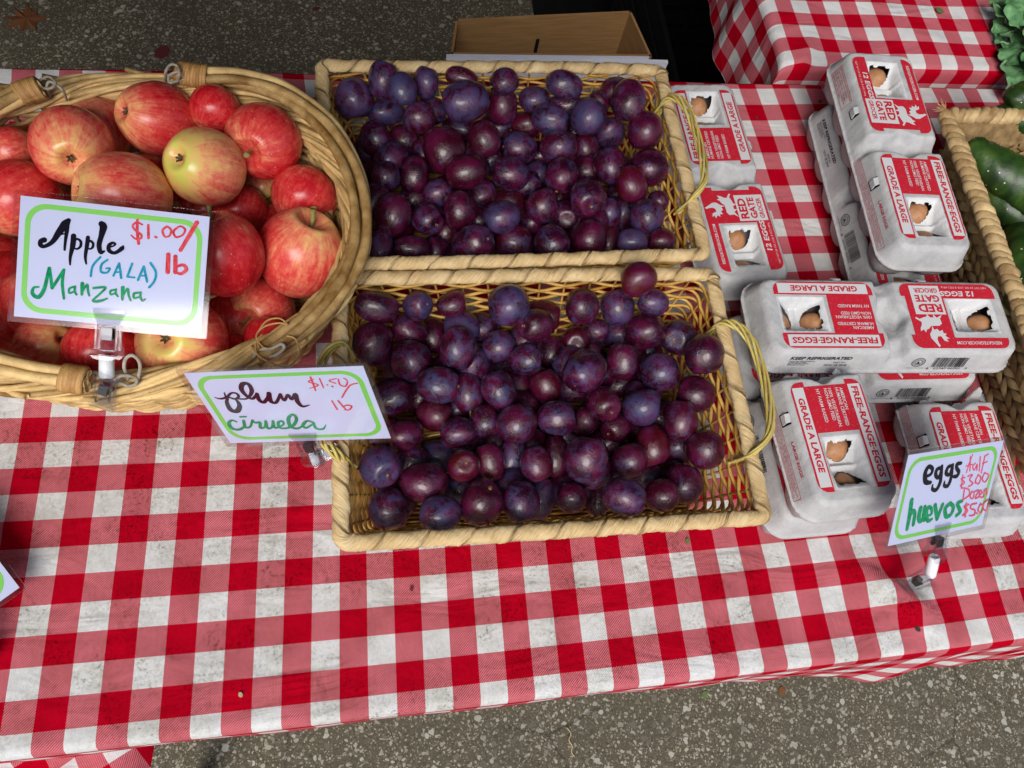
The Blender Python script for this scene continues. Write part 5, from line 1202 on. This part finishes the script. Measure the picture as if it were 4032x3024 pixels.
EGGS_S = [('e', M_MKBLACK, [[(448, 468, 26), (505, 440, 28), (520, 385, 32), (480, 362, 34), (445, 430, 42), (450, 520, 42), (502, 530, 28)], [(612, 375, 28), (568, 392, 34), (555, 450, 34), (585, 478, 28), (615, 395, 30)], [(618, 360, 30), (602, 520, 36), (562, 602, 34), (522, 598, 28), (522, 555, 16)], [(722, 352, 26), (682, 370, 32), (662, 430, 34), (695, 448, 26), (724, 372, 28)], [(730, 345, 28), (712, 480, 34), (680, 560, 34), (642, 560, 28), (645, 520, 16)], [(816, 328, 28), (775, 338, 34), (772, 382, 32), (792, 420, 34), (772, 462, 34), (740, 466, 26)]]),
 ('h', M_MKGREEN, [[(308, 712, 40), (292, 850, 42), (268, 1000, 34)], [(288, 885, 26), (322, 820, 34), (342, 850, 36), (330, 955, 34)], [(402, 790, 40), (385, 880, 42), (402, 922, 36), (440, 870, 26)], [(445, 778, 34), (432, 860, 36), (438, 912, 32)], [(465, 868, 20), (512, 848, 26), (510, 792, 28), (478, 782, 32), (460, 850, 38), (478, 915, 34), (518, 898, 22)], [(548, 762, 38), (570, 895, 36)], [(572, 892, 34), (625, 752, 34)], [(702, 740, 34), (652, 790, 38), (660, 868, 38), (708, 850, 34), (732, 780, 36), (702, 738, 30)], [(822, 715, 28), (775, 740, 34), (788, 785, 34), (802, 822, 34), (762, 860, 30)]]),
 ('k', M_MKPINK, [[(938, 240, 13), (902, 330, 13), (872, 425, 13)], [(915, 262, 13), (906, 410, 13)], [(868, 360, 12), (932, 342, 12)], [(962, 330, 12), (936, 365, 12), (952, 402, 12), (980, 340, 12), (976, 402, 12)], [(1015, 262, 13), (1000, 410, 13)], [(1062, 255, 13), (1020, 430, 13)], [(1058, 258, 13), (1095, 235, 13)], [(1034, 332, 12), (1082, 315, 12)],
  [(832, 455, 13), (815, 585, 13)], [(852, 478, 12), (815, 492, 12), (848, 530, 13), (806, 560, 12)], [(885, 465, 13), (930, 450, 12), (900, 500, 12), (932, 540, 13), (888, 570, 12)], [(955, 528, 14), (958, 531, 14)], [(988, 450, 12), (958, 515, 13), (988, 542, 12), (1012, 480, 13), (986, 450, 12)], [(1052, 430, 12), (1026, 495, 13), (1055, 522, 12), (1092, 455, 13), (1050, 430, 12)],
  [(846, 590, 13), (830, 702, 13)], [(818, 585, 12), (885, 598, 13), (892, 655, 13), (832, 702, 12)], [(922, 620, 12), (900, 670, 13), (924, 692, 12), (942, 635, 12), (920, 620, 12)], [(950, 620, 12), (986, 610, 12), (950, 685, 13), (986, 675, 12)], [(994, 652, 12), (1020, 632, 12), (1006, 606, 12), (990, 650, 12), (1008, 680, 12), (1032, 668, 12)], [(1042, 600, 12), (1035, 672, 12)], [(1040, 632, 12), (1064, 588, 12), (1064, 650, 12)],
  [(862, 740, 16), (846, 870, 16)], [(882, 750, 15), (840, 772, 16), (870, 812, 18), (822, 858, 14)], [(962, 738, 13), (910, 752, 13), (904, 792, 12), (942, 802, 13), (936, 850, 13), (888, 860, 12)], [(958, 832, 14), (962, 836, 14)], [(1002, 740, 12), (974, 800, 13), (1000, 832, 12), (1024, 770, 12), (1000, 740, 12)], [(1070, 700, 13), (1030, 740, 14), (1024, 790, 13), (1052, 802, 12), (1074, 745, 12)]])]
price_sign((33.48, -6.63, 5.95), (0.961, 0.127, -0.245), (0.061, 0.769, 0.636), [(265, 235), (1262, 92), (1010, 950), (78, 1172)], EGGS_S,
  'laminated sign reading eggs huevos, Half $3.00 Dozen $5.00, clipped to the cloth', K3,
  dict(x=0.15, joint=(at(3680, 2190, 2.6), at(3662, 2268, 1.9)), bite=tuple(at(3548, 2312, 0.75)), n=(0.1, -0.2, 1), s=.85), sc=5.1 / 5.6)
# fourth sign: only its corner enters at the left edge
c4 = at(-362, 2360, 1.2)
price_sign(tuple(c4), (0.80, 0.56, 0.08), (-0.46, 0.84, 0.18), None, [], 'corner of a green-bordered price sign entering at the left frame edge', 1,
  dict(x=0.9, joint=(at(-60, 2560, .6), at(-80, 2600, .5)), bite=tuple(at(-120, 2660, 0.2)), n=(0, -0.2, 1), s=.85))

# ================================================================== SEAGRASS BASKET AND CUCUMBERS
RH = 4.9; q0 = at(3725, 455, RH); SX0, SY1 = float(q0[0]), float(q0[1]); SX1, SY0 = SX0 + 14, -5.6
SCX, SCY = (SX0 + SX1) / 2, (SY0 + SY1) / 2; HX, HY = (SX1 - SX0) / 2, (SY1 - SY0) / 2
sg = empty('seagrass_basket', (SCX, SCY, 0), 'braided seagrass basket with a wrapped rim holding cucumbers at the right edge', 'basket', 'woven fruit baskets')
INS = 1.35
bk = MB(); k = len(rrect(HX, HY, 1.0))
o_t = rrect(HX - .1, HY - .1, 0.9); o_b = rrect(HX - INS, HY - INS, 0.9); i_t = rrect(HX - .45, HY - .45, 0.6); i_b = rrect(HX - INS - .35, HY - INS - .35, 0.6)
rings = [[(x, y, 0.02) for x, y in o_b], [(x, y, RH - .1) for x, y in o_t], [(x, y, RH - .1) for x, y in i_t], [(x, y, 0.35) for x, y in i_b]]
V = sum(rings, []); F = [(r * k + i, r * k + (i + 1) % k, (r + 1) * k + (i + 1) % k, (r + 1) * k + i) for r in range(3) for i in range(k)] + [tuple(range(3 * k, 4 * k)), tuple(reversed(range(k)))]
bk.add(V, F); ob('wall', bk.mesh('wall', True), M_GRASSW, sg)
# plaited strips on the long left wall and the back wall, outside and inside
def strip(p, q, nrm, wd):
    p, q, nrm = (np.array(a, float) for a in (p, q, nrm)); d = q - p; L = np.linalg.norm(d); d /= L; s = np.cross(d, nrm); V = []; F = []
    for i, t in enumerate((0, .2, .5, .8, 1)):
        c = p + d * L * t + nrm * (0.03 + 0.13 * math.sin(math.pi * t)); w_ = wd * (0.45 + 0.55 * math.sin(math.pi * min(max(t, .08), .92)))
        V += [tuple(c - s * w_), tuple(c + nrm * 0.05), tuple(c + s * w_)]
    for i in range(4):
        for j in range(2): F.append((3 * i + j, 3 * i + j + 1, 3 * i + 4 + j, 3 * i + 3 + j))
    return V, F
ks = INS / RH; nl = np.array([-1, 0, -ks * .5]); nl /= np.linalg.norm(nl)
for r in range(7):
    z0 = 0.15 + r * 0.66
    for i in range(26):
        y = -HY + 0.7 + i * (2 * HY - 1.4) / 26; x = -(HX - INS * (1 - (z0 + .3) / RH)) - 0.02; sg_ = 1 if r % 2 == 0 else -1
        dy = 0.80 * sg_; p = (x + ks * .3, y - dy / 2, z0 + 0.02); q = (x - ks * .3, y + dy / 2, z0 + 0.66)
        v, f = strip(p, q, nl, 0.21); ob('plait_strip', mesh('plait_strip', v, f), M_GRASSW if random.random() < .65 else M_GRASS, sg)
for r in range(5):
    for i in range(12):
        x = -HX + 1.0 + i * 1.15; z0 = 1.2 + r * .66; y = HY - .50 - INS * (1 - z0 / RH)
        v, f = strip((x, y, z0), (x + 1.0, y + .1, z0 + .5 * (1 if r % 2 else -1) + .2), (0, -1, 0.2), 0.2); ob('plait_strip', mesh('plait_strip', v, f), M_GRASSW, sg)
# wrapped rim, one lump per turn of the wrapping
WR = []
V = []; n = 16; m = 8
for j in range(m + 1):
    t = j / m; x = (t - .5) * 0.62; r = 0.36 * (1 - (abs(t - .5) * 2) ** 2.6 * 0.45)
    for i in range(n):
        a = 2 * math.pi * i / n; V.append((x + 0.22 * math.cos(a), r * math.cos(a) * 1.08 + .012 * math.sin(7 * a + j * 2), r * math.sin(a) * 1.0 + .012 * math.sin(9 * a + j)))
F = [(j * n + i, j * n + (i + 1) % n, (j + 1) * n + (i + 1) % n, (j + 1) * n + i) for j in range(m) for i in range(n)] + [tuple(range(n)), tuple(reversed(range(m * n, (m + 1) * n)))]
WRAP = mesh('rim_wrap', V, F); WRAP.materials.append(M_GRASS)
v, f = tube(np.c_[resample(rrect(HX, HY, .35, 5), 160)[0], np.full(160, RH)], .30, 10, True); ob('rim_core', mesh('rim_core', v, f), M_GRASSW, sg)
P, L = resample(rrect(HX, HY, 0.35, 5), int((4 * HX + 4 * HY) / 0.40))
for i in range(len(P)):
    d = P[(i + 1) % len(P)] - P[i - 1]; a = math.atan2(d[1], d[0]) + random.uniform(-.08, .08)
    o = ob('rim_wrap', WRAP, None, sg, (P[i][0] + random.uniform(-.03, .03), P[i][1] + random.uniform(-.03, .03), RH + random.uniform(-.03, .03)), rot=(random.uniform(-.3, .3), random.uniform(-.08, .08), a))
    k_ = random.uniform(0.95, 1.12); o.scale = (k_, k_, k_)
fr = MB(); 
for i in range(26):
    a = random.uniform(1.8, 3.6); p = (-HX - .1, HY + .1, RH + .1); l_ = random.uniform(.25, .6)
    q = (p[0] + l_ * math.cos(a), p[1] + l_ * math.sin(a), p[2] + random.uniform(-.1, .35)); fr.tube([p, ((p[0] + q[0]) / 2, (p[1] + q[1]) / 2, (p[2] + q[2]) / 2 + .06), q], .012, 4)
tag(ob('frayed_fibres', fr.mesh('frayed_fibres'), M_GRASS, sg), kind='stuff')
def cucumber(pts, r, label):
    P = catmull(pts, 20); n = len(P); t = np.linspace(0, 1, n); R_ = r * (1 - np.abs(2 * t - 1) ** 5 * 0.75) * (1 + .03 * np.sin(t * 17))
    R_[0] = R_[-1] = r * .12; c = P[n // 2]; P = P - c; e0 = P[0] - P[1]; e1 = P[-1] - P[-2]
    sides = 22; v, f = tube(P, R_, sides); v = np.array(v)
    for i in range(n):
        ctr = P[i]; seg = v[i * sides:(i + 1) * sides] - ctr; a = np.arange(sides) * 2 * np.pi / sides
        seg *= (1 + 0.03 * np.sin(7 * a + i * 1.3) * np.sin(i * 0.9) + 0.045 * np.cos(3 * a + i * .15) + 0.02 * np.sin(5 * a + i * 0.7))[:, None]; v[i * sides:(i + 1) * sides] = ctr + seg
    o = ob('cucumber', mesh('cucumber', v, f), M_CUKE, None, tuple(c)); tag(o, label, 'cucumber', 'dark green cucumbers in the seagrass basket'); return o
cucumber([at(3795, 590, 4.4), at(3850, 620, 4.6), at(3960, 690, 4.7), at(4100, 790, 4.6), at(4230, 900, 4.3)], .92, 'big cucumber across the middle with a rounded end near the basket corner')
cucumber([at(3880, 510, 4.0), at(3960, 470, 4.4), at(4080, 470, 4.7), at(4200, 500, 4.6), at(4300, 540, 4.2)], .80, 'cucumber lying behind the big one, brownish green upper side')
cucumber([at(3965, 415, 4.9), at(4010, 390, 5.2), at(4100, 370, 5.4), at(4200, 360, 5.2)], .72, 'rearmost cucumber resting over the back rim of the seagrass basket')
cucumber([at(3850, 715, 3.3), at(3900, 770, 3.4), at(3990, 830, 3.5), at(4100, 900, 3.4), at(4200, 960, 3.2)], .90, 'cucumber with a pale scar below the big one')
cucumber([at(4010, 900, 4.2), at(4020, 980, 4.6), at(4030, 1080, 4.7), at(4050, 1180, 4.6), at(4080, 1290, 4.3)], .88, 'upright cucumber cut by the frame edge, nearest the viewer')
cucumber([at(3930, 900, 3.0), at(3980, 960, 3.0), at(4040, 1010, 3.1), at(4120, 1080, 3.0)], .8, 'short cucumber end just inside the left wall, above the upright one')
cucumber([(46, 9.5, 1.7), (49, 8.6, 1.7), (52, 7.5, 1.7)], .9, 'cucumber at the bottom of the basket towards the back')
cucumber([(43.7, 6.5, 1.4), (45.5, 4, 1.45), (46.8, 1, 1.4)], .85, 'cucumber at the bottom of the basket beside the left wall')
cucumber([(45.5, 7.5, 2.7), (47.6, 4.5, 2.8), (49.5, 1.5, 2.7)], .9, 'shaded cucumber under the crossing ones')

# ================================================================== KALE
kl = empty('kale_bunch', (47.5, 22.5, 1.0), 'bunch of curly green kale leaves at the top right corner', 'kale')
M_KRIB = newmat('kale_rib', 0.5, (0.24, 0.40, 0.20))
def kale_leaf(fx, fy, h, R_, tilt, az, seed):
    R0 = random.Random(seed); nr, na = 14, 72; V = [(0, 0, 0)]; ph = R0.random() * 6; c = at(fx, fy, h) - np.array([47.5, 22.5, 1.0])
    for j in range(1, nr + 1):
        q = j / nr
        for i in range(na):
            a = 2 * math.pi * i / na; rr = R_ * q * (1 + q * (0.13 * math.sin(5 * a + ph) + 0.07 * math.sin(9 * a + ph * 2) + .03 * math.sin(17 * a)))
            V.append((rr * math.cos(a), rr * math.sin(a) * .85, q ** 2.6 * (0.17 * math.sin(5 * a + ph) + 0.07 * math.sin(9 * a + ph * 3)) * R_ * .7 - 0.18 * q * q + .03 * math.sin(6 * a) * math.sin(q * 9)))
    F = [(0, 1 + i, 1 + (i + 1) % na) for i in range(na)] + [(1 + j * na + i, 1 + (j + 1) * na + i, 1 + (j + 1) * na + (i + 1) % na, 1 + j * na + (i + 1) % na) for j in range(nr - 1) for i in range(na)]
    M_ = Matrix.Rotation(az, 3, 'Z') @ Matrix.Rotation(tilt, 3, 'X'); V = [tuple(M_ @ Vector(p) + Vector(c)) for p in V]
    o = ob('leaf', mesh('leaf', V, F), M_KALE, kl)
    P = [V[0]] + [V[1 + j * na + 8] for j in range(0, nr - 1, 2)]; v, f = tube(np.array(P) + [0, 0, .03], np.linspace(.07, .02, len(P)), 5); ob('midrib', mesh('midrib', v, f), M_KRIB, o)
for k_, (fx, fy, h, R_, ti, az) in enumerate(((4075, 40, 2.6, 1.25, .3, .5), (3985, 40, 2.0, .85, .5, 1.8), (4040, 120, 1.7, 1.1, .2, 2.9), (3985, 110, 1.4, .75, .5, .9), (4060, 200, 1.9, 1.15, .35, 4.0), (4010, 175, 1.35, .75, .4, 2.2),
    (4075, 280, 1.7, 1.1, .3, 5.2), (4028, 245, 1.3, .8, .4, 1.2), (4062, 330, 1.4, .8, .3, .3), (4150, 120, 2.6, 1.5, .2, 1.0), (4160, 260, 2.4, 1.4, .2, 2.0), (4020, 5, 1.4, 1.0, .2, 3.3), (4150, 10, 2.2, 1.5, .2, 3.3))): kale_leaf(fx - 40, fy, h, R_ * 1.05, ti, az, k_ + 3)

# ================================================================== BOX, CRATE, LITTER
ZB = -10.0
A_, B_, C_, D_ = at(1774, 212, ZB), at(2567, 222, ZB), at(2485, 42, ZB), at(1795, 74, ZB)
bc = (A_ + B_ + C_ + D_) / 4; bx = empty('cardboard_box', (bc[0], bc[1], GZ), 'open white cardboard box with brown inside, on the ground behind the plums', 'box')
def wallq(name, p, q, z0, z1, th, mo, mi, par):
    p, q = np.array(p[:2]) - bc[:2], np.array(q[:2]) - bc[:2]; d = (q - p) / np.linalg.norm(q - p); nn = np.array([d[1], -d[0]])
    o_ = [p, q, q - nn * th, p - nn * th]; mb = MB(); v = [(*a, z0) for a in o_] + [(*a, z1) for a in o_]
    mb.add(v, [(0, 1, 5, 4)], 0); mb.add(v, [(2, 3, 7, 6), (4, 5, 6, 7), (1, 2, 6, 5), (3, 0, 4, 7), (3, 2, 1, 0)], 1)
    return ob(name, mb.mesh(name, False, [mo, mi]), None, par)
hb = ZB - GZ
wallq('side_panel', A_, B_, 0, hb, .18, M_WBOX, M_BROWN, bx); wallq('side_panel', B_, C_, 0, hb, .18, M_WBOX, M_BROWN, bx)
wallq('side_panel', C_, D_, 0, hb, .18, M_WBOX, M_BROWN, bx); wallq('side_panel', D_, A_, 0, hb, .18, M_WBOX, M_BROWN, bx)
e_ = at(2627, 231, ZB)
mb = MB(); dA = (A_ - bc)[:2]; dB = (e_ - bc)[:2]
mb.box((dA[0] - .3, dA[1] - .30, hb - 5.5), (dB[0], dA[1] - .05, hb + .02)); ob('folded_flap', mb.mesh('folded_flap'), M_WBOX, bx)
ob('box_floor', MB().prism([tuple((p - bc)[:2] * .96) for p in (A_, B_, C_, D_)], .05, .3).mesh('box_floor'), M_BROWN, bx)
s_ = at(2112, 180, ZB - 2); s2 = (C_ + D_) / 2 - bc
dd = (C_ - D_)[:2] / np.linalg.norm((C_ - D_)[:2]); sm_ = (D_ - bc)[:2] + dd * 6.3; nn = np.array([dd[1], -dd[0]])
sl0 = [sm_ + nn * .20 + dd * w1 for w1 in (-.12, .16)]
ob('hand_slot_dark', MB().add([(*sl0[0], hb - 5.4), (*sl0[1], hb - 5.4), (*sl0[1], hb - 2.0), (*sl0[0], hb - 2.0)], [(0, 1, 2, 3)]).mesh('hand_slot_dark'), M_BLACK, bx)  # flat black patch painted for the darkness of an uncut opening
cr = empty('black_crate', (45.5, 38, GZ), 'black plastic crate in the shade under the back right table', 'crate')
for z in np.arange(0.6, 15, 2.2):
    for a, b in (((-7.6, -11, z), (7.6, -10.6, z + 1.5)), ((-7.6, 10.6, z), (7.6, 11, z + 1.5)), ((-8, -11, z), (-7.6, 11, z + 1.5)), ((7.6, -11, z), (8, 11, z + 1.5))): ob('slat', MB().box(a, b).mesh('slat'), M_BLACK, cr)
for x in (-7.9, -3.9, 0, 3.9, 7.7):
    for y in (-10.9, 10.5): ob('upright', MB().box((x - .15, y - .02, 0), (x + .25, y + .38, 16)).mesh('upright'), M_BLACK, cr)
ob('crate_floor', MB().box((-8, -11, 0), (8, 11, .4)).mesh('crate_floor'), M_BLACK, cr)
bn = empty('dark_ground_sheet', (34.5, 33, GZ), 'added black sheet that darkens the ground between the box and back table', 'plastic sheet')  # black sheet added to keep the bare ground beside the crate black
V = []; nx = ny = 30
for j in range(ny):
    for i in range(nx): V.append((-3.0 + 20 * i / 29, -13 + 50 * j / 29, .15 + .25 * math.sin(i * .9 + j * .3) ** 2 + .3 * math.sin(j * .5 + i * .2) ** 2))
ob('sheet', mesh('sheet', V, grid_faces(nx, ny)), M_BLACK, bn)
def leafshape(name, pts, fx, fy, h, size, rot, mat, label, cat='leaf', thick=.02, grp=None):
    c = at(fx, fy, h); mb = MB(); ca, sa = math.cos(rot), math.sin(rot); P = [((x * ca - y * sa) * size, (x * sa + y * ca) * size) for x, y in pts]; n = len(P)
    V = [(0, 0, thick + .06 * size)] + [(x, y, thick + .05 * size * math.sin(i * 2.3)) for i, (x, y) in enumerate(P)] + [(x * .98, y * .98, .0 + .05 * size * max(0, math.sin(i * 2.3))) for i, (x, y) in enumerate(P)]
    F = [(0, 1 + i, 1 + (i + 1) % n) for i in range(n)] + [(1 + (i + 1) % n, 1 + i, 1 + n + i, 1 + n + (i + 1) % n) for i in range(n)] + [tuple(reversed(range(1 + n, 1 + 2 * n)))]
    o = ob(name, mesh(name, V, F, False), mat, None, (c[0], c[1], h)); tag(o, label, cat, grp); return o
MAPLE = [(1.0, -.05), (.45, .12), (.55, .55), (.28, .42), (.10, .95), (-.12, .45), (-.5, .75), (-.42, .3), (-1.0, .25), (-.6, -.05), (-.9, -.5), (-.35, -.35), (-.3, -.85), (.02, -.4), (.35, -.8), (.38, -.25)]
BLOB = [(1, 0), (.6, .55), (-.1, .8), (-.8, .5), (-1, -.2), (-.3, -.7), (.5, -.6)]
leafshape('dry_leaf', MAPLE, 105, 75, GZ + .02, 2.0, .2, M_LEAF, 'brown dead maple leaf on the dark asphalt at top left')
leafshape('red_leaf', BLOB, 640, 205, GZ + .02, .9, 1.2, M_REDLEAF, 'dark red leaf scrap on the asphalt behind the apple basket')
leafshape('red_leaf', BLOB, 1245, 35, GZ + .02, .4, .2, M_REDLEAF, 'tiny red leaf scrap on the asphalt near the cardboard box')
c_ = at(2245, 2925, GZ + .08); v, f = tube(catmull([(-.1, 1.0, 0), (.12, .6, .05), (-.08, .2, .1), (.1, -.2, .05), (.02, -.6, 0), (.2, -.9, 0)], 6), .05, 6)
tag(ob('straw_curl', mesh('straw_curl', v, f), M_CRUMBL, None, tuple(c_)), 'pale curled straw on the asphalt at the bottom centre', 'litter')
for fx, fy, h, sz, m, lab in ((948, 2735, .03, .10, M_CRUMBL, 'tiny pale crumb on the cloth near the front edge at left'), (3423, 2320, .12, .12, M_CRUMB, 'dark speck on the cloth left of the eggs sign clip'), (3612, 2476, .18, .13, M_CRUMB, 'small dark crumb on the cloth below the eggs sign clip'),
   (2707, 2130, .06, .12, M_CRUMBG, 'small green leaf scrap on the cloth below the nearer plum basket'), (3699, 42, 1.08, .26, M_CRUMBG, 'small green scrap on the back table cloth near the kale'), (2978, 463, .05, .07, M_CRUMB, 'dark speck on the cloth behind the lone egg carton'),
   (3228, 400, .05, .10, M_CRUMB, 'dark speck on the cloth left of the top egg carton'), (1620, 2320, .05, .10, M_REDLEAF, 'dark red speck on the cloth below the nearer plum basket'), (1238, 2690, GZ + .02, .3, M_CRUMBL, 'pale twig bit')):
    if h > -5: leafshape('crumb', BLOB, fx, fy, h, sz, random.random() * 6, m, lab, 'crumb', .05)
for fx, fy, sz, m, lab in ((3078, 2720, .35, M_LEAF, 'small brown chip on the asphalt at the bottom right'), (2775, 2735, .3, M_CRUMBG, 'bit of green moss on the asphalt below the cloth hem')):
    leafshape('litter', BLOB, fx, fy, GZ + .02, sz, 1, m, lab, 'litter', .05)
